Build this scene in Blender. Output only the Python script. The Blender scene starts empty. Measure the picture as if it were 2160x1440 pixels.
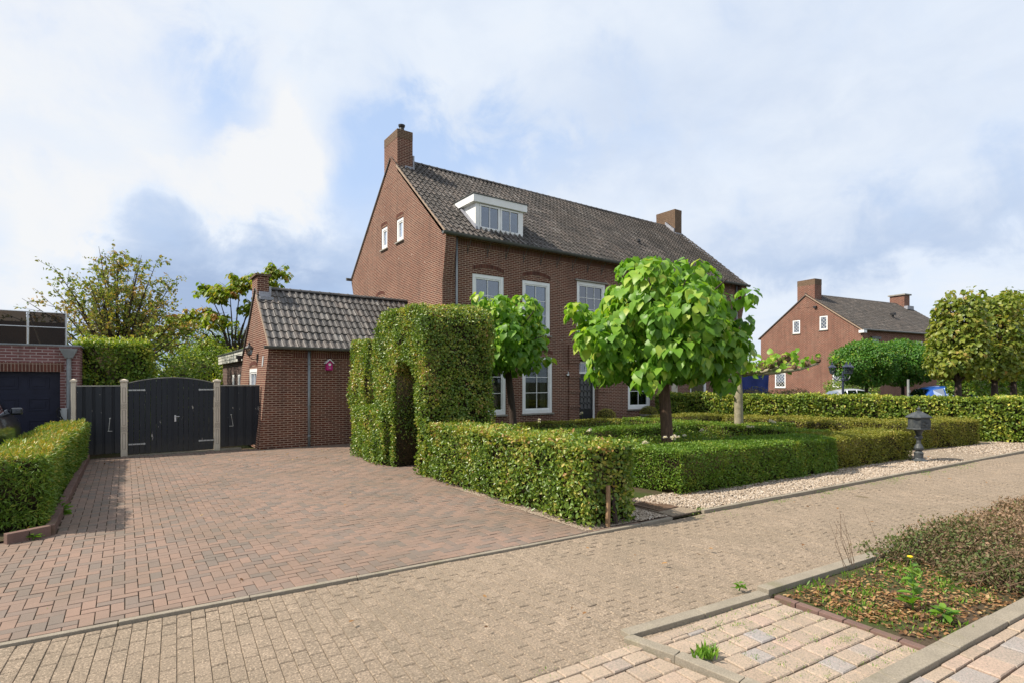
import bpy, math, random
import numpy as np
from mathutils import Vector, Matrix
random.seed(7); RNG = np.random.default_rng(11)
C = bpy.context.scene.collection
sc = bpy.context.scene
R = math.radians

# ---------------------------------------------------------------- camera
cam_d = bpy.data.cameras.new('camera'); cam = bpy.data.objects.new('camera', cam_d); C.objects.link(cam)
cam_d.sensor_width = 36; cam_d.lens = 1150/2160*36; cam_d.shift_y = 83/2160
cam_d.clip_start = 0.05; cam_d.clip_end = 3000
cam.location = (0, 0, 2.0); cam.rotation_euler = (R(90), 0, -math.atan2(1150, 1620))
sc.camera = cam
FS, FC = math.sin(math.atan2(1150, 1620)), math.cos(math.atan2(1150, 1620))

# ---------------------------------------------------------------- sun
SUN = Vector((-0.85, 0.35, 1.0)).normalized()
ld = bpy.data.lights.new('sun', 'SUN'); ld.energy = 4.5; ld.angle = R(0.6); ld.color = (1.0, 0.91, 0.78)
lo = bpy.data.objects.new('sun', ld); C.objects.link(lo)
lo.rotation_euler = SUN.to_track_quat('Z', 'Y').to_euler(); lo.location = (-20, 10, 40)
sc.view_settings.view_transform = 'Standard'; sc.view_settings.look = 'None'
sc.view_settings.exposure = 0.62; sc.view_settings.gamma = 1.0

# ---------------------------------------------------------------- node expression helper
class NT:
    def __init__(s, tree): s.t = tree; s.N = tree.nodes; s.L = tree.links
    def new(s, typ, **k):
        n = s.N.new(typ)
        for a, b in k.items(): setattr(n, a, b)
        return n
    def put(s, sock, v):
        if isinstance(v, bpy.types.NodeSocket): s.L.new(v, sock)
        elif v is not None: sock.default_value = v
    def m(s, op, a, b=None, c=None, clamp=False):
        n = s.new('ShaderNodeMath', operation=op, use_clamp=clamp)
        s.put(n.inputs[0], a)
        if b is not None: s.put(n.inputs[1], b)
        if c is not None: s.put(n.inputs[2], c)
        return n.outputs[0]
    def vm(s, op, a, b=None):
        n = s.new('ShaderNodeVectorMath', operation=op)
        s.put(n.inputs[0], a)
        if b is not None: s.put(n.inputs[1], b)
        return n.outputs[0]
    def mix(s, f, a, b, mode='MIX'):
        n = s.new('ShaderNodeMix', data_type='RGBA', blend_type=mode)
        n.clamp_factor = True
        s.put(n.inputs[0], f)
        s.put(n.inputs[6], a if isinstance(a, bpy.types.NodeSocket) else tuple(a)+(1,) if len(a) == 3 else a)
        s.put(n.inputs[7], b if isinstance(b, bpy.types.NodeSocket) else tuple(b)+(1,) if len(b) == 3 else b)
        return n.outputs[2]
    def noise(s, vec, scale, detail=4, rough=.55, dist=0.0, out='Fac'):
        n = s.new('ShaderNodeTexNoise'); s.put(n.inputs['Vector'], vec)
        n.inputs['Scale'].default_value = scale; n.inputs['Detail'].default_value = detail
        n.inputs['Roughness'].default_value = rough; n.inputs['Distortion'].default_value = dist
        return n.outputs[out]
    def mr(s, v, a, b, c=0.0, d=1.0, smooth=False):
        n = s.new('ShaderNodeMapRange'); n.interpolation_type = 'SMOOTHSTEP' if smooth else 'LINEAR'
        s.put(n.inputs[0], v)
        for i, q in enumerate((a, b, c, d)): n.inputs[i+1].default_value = q
        return n.outputs[0]
    def ramp(s, v, stops, interp='LINEAR'):
        n = s.new('ShaderNodeValToRGB'); s.put(n.inputs[0], v); cr = n.color_ramp; cr.interpolation = interp
        while len(cr.elements) < len(stops): cr.elements.new(0.5)
        for e, (p, c) in zip(cr.elements, stops): e.position = p; e.color = tuple(c)+(1,)
        return n.outputs[0]

# ---------------------------------------------------------------- sky
W = bpy.data.worlds.new('World'); sc.world = W; W.use_nodes = True
t = NT(W.node_tree); t.N.clear()
sky = t.new('ShaderNodeTexSky', sky_type='NISHITA'); sky.sun_disc = False
sky.sun_elevation = math.asin(SUN.z); sky.sun_rotation = math.atan2(SUN.x, SUN.y)
sky.air_density = 1.0; sky.dust_density = 1.5; sky.ozone_density = 1.5
bg = t.new('ShaderNodeBackground'); bg.inputs[1].default_value = 0.12
out = t.new('ShaderNodeOutputWorld'); t.L.new(bg.outputs[0], out.inputs[0])
tc = t.new('ShaderNodeTexCoord'); D = tc.outputs['Generated']
sx = t.new('ShaderNodeSeparateXYZ'); t.L.new(D, sx.inputs[0])
az = t.m('ARCTAN2', sx.outputs[0], sx.outputs[1])         # from +Y towards +X
el = t.m('ARCSINE', sx.outputs[2])
# clouds lie on a high layer: project the direction on a plane so that they flatten towards the horizon
zc = t.m('ADD', t.m('MAXIMUM', sx.outputs[2], 0.0), 0.22)
pl = t.new('ShaderNodeCombineXYZ'); t.put(pl.inputs[0], t.m('DIVIDE', sx.outputs[0], zc)); t.put(pl.inputs[1], t.m('DIVIDE', sx.outputs[1], zc)); pl.inputs[2].default_value = 3.7
n1 = t.noise(pl.outputs[0], 1.5, 6, .52, .3)
n2 = t.noise(pl.outputs[0], 4.4, 9, .58, .35)
n3 = t.noise(D, 2.6, 5, .5, .4)
n4 = t.noise(D, 8.5, 10, .60, .35)
def skydir(px, py):
    r = (px-1080)/1150; u = (803-py)/1150
    x, y = FS+r*FC, FC-r*FS
    return math.atan2(x, y), math.atan2(u, math.hypot(x, y))
azd = t.m('ADD', az, t.m('MULTIPLY', t.m('SUBTRACT', n3, .5), .22)); eld = t.m('ADD', el, t.m('MULTIPLY', t.m('SUBTRACT', n4, .5), .30))
def blob(px, py, sa, se, amp):
    a, e = skydir(px, py)
    q = t.m('ADD', t.m('POWER', t.m('ABSOLUTE', t.m('DIVIDE', t.m('SUBTRACT', azd, a), sa)), 2.0),
            t.m('POWER', t.m('ABSOLUTE', t.m('DIVIDE', t.m('SUBTRACT', eld, e), se)), 2.0))
    return t.m('MULTIPLY', t.m('EXPONENT', t.m('MULTIPLY', q, -1.0)), amp)
def total(bl):
    s = bl[0]
    for b in bl[1:]: s = t.m('ADD', s, b)
    return s
# cover: where white or grey cloud hides the blue
cover = t.m('ADD', t.m('ADD', 0.98, t.m('MULTIPLY', t.m('SUBTRACT', n1, .5), .6)), t.m('MULTIPLY', t.m('SUBTRACT', n4, .5), 1.0))
cover = t.m('ADD', cover, total([blob(480, 225, .10, .07, -.42), blob(880, 300, .15, .08, -.5), blob(750, 420, .10, .07, -.5), blob(1130, 330, .22, .04, -.3), blob(440, 330, .06, .10, -.3),
        blob(560, 370, .10, .07, .9), blob(620, 270, .05, .08, .5), blob(1060, 60, .4, .06, .2)]))
cover = t.mr(cover, .25, 1.08, 0, 1, True)
# shade: how grey the cloud's underside is
shade = t.m('ADD', t.m('MULTIPLY', t.m('SUBTRACT', n2, .5), .62), t.m('MULTIPLY', t.m('SUBTRACT', n3, .5), .40))
shade = t.m('ADD', shade, t.m('MULTIPLY', t.m('SUBTRACT', n4, .5), .45))
shade = t.m('ADD', shade, total([blob(430, 560, .36, .12, .68), blob(300, 740, .55, .13, .65), blob(700, 640, .25, .10, .25), blob(1330, 240, .34, .12, .22), blob(1100, 420, .5, .05, .0), blob(1950, 470, .36, .05, .40), blob(1700, 540, .45, .035, .30),
        blob(1500, 130, .3, .08, .12), blob(400, 300, .16, .10, .15), blob(560, 370, .12, .075, -.65), blob(620, 270, .05, .08, -.5), blob(118, 470, .045, .04, -1.35), blob(15, 590, .07, .06, -1.2), blob(150, 200, .32, .15, -.42), blob(200, 395, .20, .04, -.55), blob(330, 345, .045, .025, -.5), blob(1800, 650, .6, .05, -.1)]))
dn = t.new('ShaderNodeVectorMath', operation='DOT_PRODUCT'); t.L.new(D, dn.inputs[0]); dn.inputs[1].default_value = (FS, FC, 0)
shade = t.m('ADD', shade, t.mr(dn.outputs['Value'], .25, -.45, 0, .05, True))     # unseen cloud behind the camera, greyed to weaken fill light on the facade
cloud = t.ramp(t.mr(shade, -.45, 1.0), [(0, (.595, .605, .62)), (.28, (.53, .575, .64)), (.50, (.44, .50, .60)), (.78, (.345, .42, .55)), (1, (.26, .335, .475))])
blue = t.mix(.65, t.mix(1.0, sky.outputs[0], (.10, .10, .10), 'MULTIPLY'), (.42, .54, .75))
hz = t.mr(el, 0.0, .16, 1, 0, True)
blue = t.mix(t.m('MULTIPLY', hz, .6), blue, (.50, .60, .72))
sk = t.mix(cover, blue, cloud)
sk = t.mix(t.mr(el, -.02, -.0, 0, 1), (.22, .2, .17), sk)
k = t.vm('SCALE', sk); k.node.inputs['Scale'].default_value = 1/0.12
t.L.new(k, bg.inputs[0])

# ---------------------------------------------------------------- materials
def mat(name, base=(.5,.5,.5), rough=.6, spec=.4, metal=0.0, build=None):
    m = bpy.data.materials.new(name); m.use_nodes = True
    n = NT(m.node_tree); p = n.N['Principled BSDF']
    p.inputs['Base Color'].default_value = tuple(base)+(1,)
    p.inputs['Roughness'].default_value = rough; p.inputs['Metallic'].default_value = metal
    p.inputs['Specular IOR Level'].default_value = spec
    if build: build(n, p)
    return m
def bump(n, p, h, strength=.3, dist=.01):
    b = n.new('ShaderNodeBump'); b.inputs['Strength'].default_value = strength; b.inputs['Distance'].default_value = dist
    n.put(b.inputs['Height'], h); n.L.new(b.outputs[0], p.inputs['Normal']); return b
def obj_co(n): return n.new('ShaderNodeTexCoord').outputs['Object']
def uv_co(n): return n.new('ShaderNodeTexCoord').outputs['UV']
def worn(base, var=.25, scale=3.0, rough=.6, bs=.1, dirt=None, spec=.4):
    def b(n, p):
        co = obj_co(n); f = n.noise(co, scale, 6, .6); g = n.noise(co, scale*14, 3, .6)
        c2 = tuple(x*(1-var) for x in base) if dirt is None else dirt
        c = n.mix(n.mr(f, .35, .68), base, c2)
        c = n.mix(n.mr(g, .3, .8, 0, .3), c, tuple(x*.75 for x in base))
        n.L.new(c, p.inputs['Base Color']); bump(n, p, g, bs, .004)
        n.put(p.inputs['Roughness'], n.mr(f, .3, .7, rough-.08, rough+.12))
    return lambda name: mat(name, base, rough, spec, 0, b)
def brick(name, c1, c2, mortar, bw=.222, rh=.0655, ms=.011, soldier=False, vary=1.0):
    def b(n, p):
        uv = uv_co(n)
        mp = n.new('ShaderNodeMapping'); n.L.new(uv, mp.inputs[0])
        if soldier: mp.inputs['Rotation'].default_value = (0, 0, R(90))
        wob = n.noise(uv, 2.2, 2, .5, out='Color')
        v = n.vm('ADD', mp.outputs[0], n.vm('MULTIPLY', n.vm('SUBTRACT', wob, (.5,.5,.5)), (.006,.006,0)))
        t = n.new('ShaderNodeTexBrick'); n.L.new(v, t.inputs['Vector'])
        t.offset = .0 if soldier else .5; t.squash = 1
        t.inputs['Scale'].default_value = 1; t.inputs['Brick Width'].default_value = bw
        t.inputs['Row Height'].default_value = rh; t.inputs['Mortar Size'].default_value = ms
        t.inputs['Mortar Smooth'].default_value = .25; t.inputs['Bias'].default_value = -.1
        t.inputs['Color1'].default_value = tuple(c1)+(1,); t.inputs['Color2'].default_value = tuple(c2)+(1,)
        t.inputs['Mortar'].default_value = tuple(mortar)+(1,)
        big = n.noise(uv, .55, 5, .6); fine = n.noise(uv, 40, 4, .65); mid = n.noise(uv, 6, 4, .6)
        c = n.mix(n.mr(big, .35, .7, 0, .34*vary), t.outputs[0], tuple(x*.62 for x in c1))
        c = n.mix(n.mr(mid, .5, .8, 0, .35), c, tuple(min(1, x*1.5) for x in c2))
        c = n.mix(n.mr(fine, .35, .75, 0, .45), c, (.05,.03,.028), 'MIX') if False else n.mix(n.mr(fine, .3, .8, .0, .38), c, tuple(x*.45 for x in c1))
        st = n.new('ShaderNodeMapping'); n.L.new(uv, st.inputs[0]); st.inputs['Scale'].default_value = (1.6, .22, 1)
        c = n.mix(n.mr(n.noise(st.outputs[0], 2.0, 6, .65), .50, .74, 0, .42*vary), c, (.055,.042,.036))
        c = n.mix(n.mr(n.noise(uv, 1.3, 5, .7), .60, .74, 0, .30*vary), c, (.26,.20,.16))
        wv = n.new('ShaderNodeTexVoronoi'); n.L.new(uv, wv.inputs['Vector']); wv.inputs['Scale'].default_value = 1.7
        spk = n.m('MULTIPLY', n.mr(wv.outputs['Distance'], .025, .045, 1, 0), n.mr(n.noise(uv, 1.1, 2), .5, .55))
        c = n.mix(spk, c, (.62,.55,.48))
        n.L.new(c, p.inputs['Base Color'])
        h = n.m('ADD', n.m('MULTIPLY', n.m('SUBTRACT', 1.0, t.outputs['Fac']), 1.0), n.m('MULTIPLY', fine, .35))
        bump(n, p, h, .7, .008)
    return mat(name, c1, .85, .2, 0, b)
M = {}
M['brick'] = brick('brown_red_brick', (.150,.048,.031), (.074,.029,.023), (.47,.345,.255), ms=.012)
M['brick_soldier'] = brick('soldier_course_brick', (.14,.05,.035), (.085,.034,.026), (.30,.21,.16), bw=.222, rh=.068, soldier=True)
M['brick_pink'] = brick('pink_brick', (.22,.10,.095), (.15,.062,.06), (.42,.34,.32), bw=.23, rh=.072)
M['brick_far'] = brick('far_red_brick', (.155,.046,.032), (.070,.024,.020), (.50,.34,.25), bw=.30, rh=.10, ms=.018)
M['brick_old'] = brick('weathered_chimney_brick', (.135,.075,.045), (.07,.042,.03), (.30,.23,.16), ms=.013)
M['brick_dark'] = brick('dark_extension_brick', (.10,.055,.05), (.07,.038,.036), (.30,.24,.20))
def tile_b(cols, lich=.35):
    def b(n, p):
        at = n.new('ShaderNodeAttribute'); at.attribute_name = 'tint'
        co = obj_co(n)
        c = n.ramp(at.outputs['Fac'], cols)
        f = n.noise(co, 5, 6, .65); g = n.noise(co, 45, 4, .65); big = n.noise(co, .45, 4, .6)
        c = n.mix(n.mr(f, .45, .75, 0, .5), c, (.035,.032,.028))
        c = n.mix(n.mr(big, .45, .7, 0, .35), c, (.055,.045,.035))
        c = n.mix(n.mr(g, .55, .8, 0, lich), c, (.21,.20,.17))
        n.L.new(c, p.inputs['Base Color']); bump(n, p, g, .35, .006)
    return b
M['tile'] = mat('weathered_brown_roof_tile', (.1,.09,.08), .62, .35, 0, tile_b([(0,(.050,.046,.043)),(.5,(.094,.084,.077)),(.85,(.135,.112,.098)),(1,(.165,.150,.138))]))
M['tile_grey'] = mat('grey_roof_tile', (.1,.1,.1), .5, .45, 0, tile_b([(0,(.060,.057,.055)),(.5,(.105,.098,.092)),(.85,(.150,.128,.112)),(1,(.21,.20,.185))], .5))
M['white'] = worn((.84,.85,.85), .10, 2.0, .38, .04, dirt=(.74,.74,.72))('white_painted_wood')
M['cream'] = worn((.56,.50,.40), .15, 2.0, .5, .05)('cream_painted_wood')
M['fascia'] = worn((.60,.59,.53), .2, 1.5, .5, .05)('weathered_white_fascia')
M['zinc'] = worn((.24,.265,.28), .25, 3.0, .42, .05)('grey_zinc')
M['gutter'] = worn((.10,.105,.10), .3, 3.0, .4, .05)('dark_zinc_gutter')
M['lead'] = worn((.33,.34,.38), .3, 6.0, .5, .2)('lead_flashing')
M['alu'] = mat('silver_aluminium', (.55,.56,.57), .35, .5, .8)
M['iron'] = mat('black_iron', (.018,.018,.02), .5, .5)
M['ironblue'] = mat('dark_blue_painted_iron', (.025,.033,.06), .4, .5)
M['stone'] = worn((.30,.285,.25), .3, 4.0, .8, .3)('grey_sill_stone')
def concrete(base, sp=.6, moss=0.0):
    def b(n, p):
        co = obj_co(n); g = n.noise(co, 90, 3, .7); f = n.noise(co, 4, 6, .65); v = n.new('ShaderNodeTexVoronoi'); n.L.new(co, v.inputs['Vector']); v.inputs['Scale'].default_value = 160
        c = n.mix(n.mr(f, .3, .7), base, tuple(x*.72 for x in base))
        c = n.mix(n.mr(g, .48, .72, 0, sp), c, tuple(x*.45 for x in base))
        c = n.mix(n.mr(g, .42, .26, 0, sp*.8), c, tuple(min(1, x*1.7) for x in base))
        if moss: c = n.mix(n.mr(n.noise(co, 2.3, 5, .7), .56, .7, 0, moss), c, (.12,.12,.035))
        n.L.new(c, p.inputs['Base Color']); bump(n, p, g, .5, .006)
    return b
M['kerb'] = mat('concrete_kerb', (.3,.28,.25), .85, .2, 0, concrete((.30,.262,.205), .6, .3))
M['kerb_brown'] = mat('old_brick_edging', (.2,.12,.1), .85, .2, 0, concrete((.19,.12,.10), .4, .3))
M['post'] = worn((.60,.53,.43), .15, 3.0, .7, .15, dirt=(.50,.43,.34))('beige_concrete_post')
def blackwood(n, p):
    co = obj_co(n); mp = n.new('ShaderNodeMapping'); n.L.new(co, mp.inputs[0]); mp.inputs['Scale'].default_value = (14, 14, .8)
    g = n.noise(mp.outputs[0], 3, 5, .7); f = n.noise(co, 2.3, 6, .7)
    c = n.mix(n.mr(g, .3, .75), (.007,.010,.016), (.016,.021,.028))
    at = n.new('ShaderNodeAttribute'); at.attribute_name = 'tint'
    c = n.mix(n.m('MULTIPLY', at.outputs['Fac'], .5), c, (.012,.014,.02))
    mp2 = n.new('ShaderNodeMapping'); n.L.new(co, mp2.inputs[0]); mp2.inputs['Scale'].default_value = (9, 9, 2.2)
    peel = n.m('MULTIPLY', n.mr(n.noise(mp2.outputs[0], 1.3, 5, .65), .66, .68), n.mr(f, .52, .56))
    sp = n.new('ShaderNodeSeparateXYZ'); n.L.new(co, sp.inputs[0]); c = n.mix(n.m('MULTIPLY', n.mr(n.m('ADD', sp.outputs[2], n.m('MULTIPLY', n.noise(co, 9, 4), .5)), .25, .75, 1, 0), .45), c, (.08,.068,.052))
    c = n.mix(peel, c, (.38,.35,.31))
    n.L.new(c, p.inputs['Base Color']); bump(n, p, g, .3, .006)
M['blackwood'] = mat('black_stained_wood', (.02,.025,.03), .55, .4, 0, blackwood)
M['steel'] = mat('galvanised_steel', (.42,.43,.42), .45, .5, .5)
def glassmat(name, tint, fac):
    m = bpy.data.materials.new(name); m.use_nodes = True; n = NT(m.node_tree); n.N.clear()
    o = n.new('ShaderNodeOutputMaterial'); gl = n.new('ShaderNodeBsdfGlossy'); gl.inputs['Roughness'].default_value = .015; gl.inputs[0].default_value = (.9,.94,1,1)
    tr = n.new('ShaderNodeBsdfTransparent'); tr.inputs[0].default_value = tuple(tint)+(1,)
    fr = n.new('ShaderNodeFresnel'); fr.inputs[0].default_value = 1.5
    
    f = n.m('ADD', n.m('MULTIPLY', fr.outputs[0], 1.4 if fac > .1 else (.7 if fac > 0 else .35)), fac, clamp=True)
    mx = n.new('ShaderNodeMixShader'); n.L.new(f, mx.inputs[0]); n.L.new(tr.outputs[0], mx.inputs[1]); n.L.new(gl.outputs[0], mx.inputs[2]); n.L.new(mx.outputs[0], o.inputs[0])
    return m
M['glass'] = glassmat('window_glass', (.40,.46,.5), .12)
M['glass_low'] = glassmat('clear_window_glass', (.55,.6,.58), .01)
M['glass_smoke'] = glassmat('smoked_terrace_glass', (.30,.25,.20), .0)  # smoke tint also carries the dark reflection in the screen as colour
M['interior'] = mat('dark_room', (.06,.06,.065), .9, .1)
M['curtain'] = worn((.42,.43,.40), .3, 4, .9, .1)('grey_curtain')
M['blind'] = worn((.55,.58,.62), .1, 4, .9, .1)('pale_blind')
M['navy'] = worn((.010,.012,.030), .2, 5, .45, .05, spec=.25)('dark_blue_door_paint')
M['doorblack'] = mat('black_door_paint', (.012,.014,.018), .35, .5)
M['magenta'] = worn((.50,.02,.20), .3, 8, .6, .1)('magenta_paint')
M['plastic_grey'] = mat('light_grey_plastic', (.42,.44,.45), .5, .4)
M['rubber'] = mat('black_rubber', (.015,.015,.016), .7, .3)
M['tarp'] = worn((.012,.035,.22), .4, 1.6, .45, .5)('blue_tarpaulin')
def barkmat(name, c1, c2, patch=False):
    def b(n, p):
        co = obj_co(n); mp = n.new('ShaderNodeMapping'); n.L.new(co, mp.inputs[0]); mp.inputs['Scale'].default_value = (7, 7, 1.3) if not patch else (2.5, 2.5, 2)
        g = n.noise(mp.outputs[0], 5, 6, .7, .5); f = n.noise(co, 60, 3, .6)
        c = n.mix(n.mr(g, .38, .62), c1, c2); c = n.mix(n.mr(f, .4, .8, 0, .35), c, tuple(x*.5 for x in c1))
        n.L.new(c, p.inputs['Base Color']); bump(n, p, g, .9 if not patch else .3, .02)
    return mat(name, c1, .85, .2, 0, b)
M['bark'] = barkmat('brown_ridged_bark', (.17,.105,.07), (.085,.055,.04))
M['bark_dark'] = barkmat('dark_bark', (.075,.055,.045), (.04,.03,.025))
M['bark_plane'] = barkmat('pale_plane_bark', (.36,.32,.23), (.22,.20,.13), True)
M['stake'] = barkmat('weathered_stake_wood', (.33,.21,.12), (.22,.14,.08))
def leafmat(name, stops, transl=.35, rough=.42, spec=.35):
    m = bpy.data.materials.new(name); m.use_nodes = True; n = NT(m.node_tree); p = n.N['Principled BSDF']; o = n.N['Material Output']
    at = n.new('ShaderNodeAttribute'); at.attribute_name = 'tint'
    c = n.ramp(at.outputs['Fac'], stops)
    g = n.noise(obj_co(n), 9, 3, .6); c = n.mix(n.mr(g, .3, .7, 0, .22), c, tuple(x*.6 for x in stops[1][1]))
    n.L.new(c, p.inputs['Base Color']); p.inputs['Roughness'].default_value = rough; p.inputs['Specular IOR Level'].default_value = spec
    tr = n.new('ShaderNodeBsdfTranslucent'); n.L.new(n.mix(1.0, c, (1.25,1.3,.55), 'MULTIPLY'), tr.inputs[0])
    mx = n.new('ShaderNodeMixShader'); mx.inputs[0].default_value = transl
    n.L.new(p.outputs[0], mx.inputs[1]); n.L.new(tr.outputs[0], mx.inputs[2]); n.L.new(mx.outputs[0], o.inputs['Surface'])
    return m
M['hornbeam'] = leafmat('hornbeam_leaf', [(0,(.075,.135,.022)),(.45,(.165,.265,.040)),(.72,(.33,.37,.06)),(.88,(.52,.44,.11)),(1,(.48,.27,.12))], .32, .36, .5)
M['hornbeam_far'] = leafmat('beech_leaf', [(0,(0.064,0.120,0.016)),(.45,(0.160,0.248,0.032)),(.8,(0.384,0.416,0.064)),(1,(0.620,0.544,0.112))], .3)
M['box'] = leafmat('boxwood_leaf', [(0,(.085,.165,.018)),(.5,(.14,.25,.028)),(.8,(.26,.31,.035)),(1,(.42,.37,.07))], .3, .45)
M['box_dry'] = leafmat('yellowing_boxwood_leaf', [(0,(.13,.155,.022)),(.5,(.24,.245,.035)),(.8,(.36,.30,.06)),(1,(.42,.31,.09))], .3, .5)
M['yew'] = leafmat('yew_needle', [(0,(.070,.135,.015)),(.5,(.14,.24,.028)),(.8,(.30,.33,.05)),(1,(.50,.34,.07))], .25, .45)
M['catalpa'] = leafmat('catalpa_leaf', [(0,(.085,.20,.025)),(.45,(.155,.33,.035)),(.75,(.26,.44,.045)),(1,(.46,.54,.09))], .42, .42, .35)
M['maple'] = leafmat('maple_leaf', [(0,(.11,.19,.018)),(.5,(.25,.33,.035)),(.85,(.38,.27,.06)),(1,(.42,.20,.08))], .42)
M['thin'] = leafmat('small_autumn_leaf', [(0,(.10,.18,.04)),(.5,(.24,.27,.055)),(.8,(.38,.27,.08)),(1,(.46,.26,.10))], .4)
M['acacia'] = leafmat('acacia_leaf', [(0,(.045,.14,.020)),(.5,(.085,.22,.028)),(.85,(.18,.30,.03)),(1,(.34,.38,.05))], .35)
M['linden'] = leafmat('linden_leaf', [(0,(.085,.15,.022)),(.5,(.19,.25,.035)),(.85,(.34,.34,.06)),(1,(.46,.32,.09))], .38)
M['bush'] = leafmat('bush_leaf', [(0,(.06,.13,.018)),(.5,(.16,.26,.03)),(.8,(.32,.38,.05)),(1,(.50,.48,.08))], .32)
M['dryshrub'] = leafmat('dry_shrub_leaf', [(0,(0.044,0.081,0.019)),(.4,(0.106,0.138,0.037)),(.7,(0.213,0.138,0.088)),(1,(0.338,0.213,0.138))], .2, .6)
M['weed'] = leafmat('weed_leaf', [(0,(0.084,0.192,0.024)),(.6,(0.168,0.324,0.036)),(1,(0.384,0.408,0.096))], .4)
M['deadleaf'] = leafmat('fallen_leaf', [(0,(.10,.05,.022)),(.4,(.22,.11,.045)),(.75,(.36,.20,.08)),(1,(.46,.33,.16))], .2, .6)
M['rose'] = leafmat('rose_petal', [(0,(.7,.6,.55)),(.5,(.8,.74,.7)),(1,(.85,.82,.8))], .3)
def core_b(n, p):
    co = obj_co(n); g = n.noise(co, 28, 4, .7); n.L.new(n.mix(n.mr(g, .4, .62), (.018,.020,.010), (.075,.055,.03)), p.inputs['Base Color']); bump(n, p, g, 1, .03)
M['core'] = mat('hedge_twigs', (.022,.024,.012), .95, .1, 0, core_b)
M['twig'] = mat('brown_twigs', (.13,.085,.055), .85, .2)
# ---------------------------------------------------------------- mesh helpers
def uvbox(me, verts_world=None):
    uv = me.uv_layers.new(name='UVMap'); nl = len(me.loops)
    vi = np.empty(nl, np.int32); me.loops.foreach_get('vertex_index', vi)
    co = np.empty(len(me.vertices)*3); me.vertices.foreach_get('co', co); co = co.reshape(-1, 3)
    npol = len(me.polygons); nn = np.empty(npol*3); me.polygons.foreach_get('normal', nn); nn = nn.reshape(-1, 3)
    lt = np.empty(npol, np.int32); me.polygons.foreach_get('loop_total', lt)
    ln = np.repeat(nn, lt, axis=0); p = co[vi]; a = np.abs(ln)
    u = np.where(a[:, 0] > np.maximum(a[:, 1], a[:, 2]), p[:, 1], p[:, 0])
    v = np.where(a[:, 2] > np.maximum(a[:, 0], a[:, 1]), p[:, 1], p[:, 2])
    uv.data.foreach_set('uv', np.stack([u, v], 1).ravel())
def link(name, me, mats, parent):
    for m in (mats if isinstance(mats, (list, tuple)) else [mats]): me.materials.append(M[m] if isinstance(m, str) else m)
    o = bpy.data.objects.new(name, me); C.objects.link(o)
    if parent is not None: o.parent = parent
    return o
def wloc(o):
    v = Vector((0, 0, 0))
    while o is not None: v += o.location; o = o.parent
    return v
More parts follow.
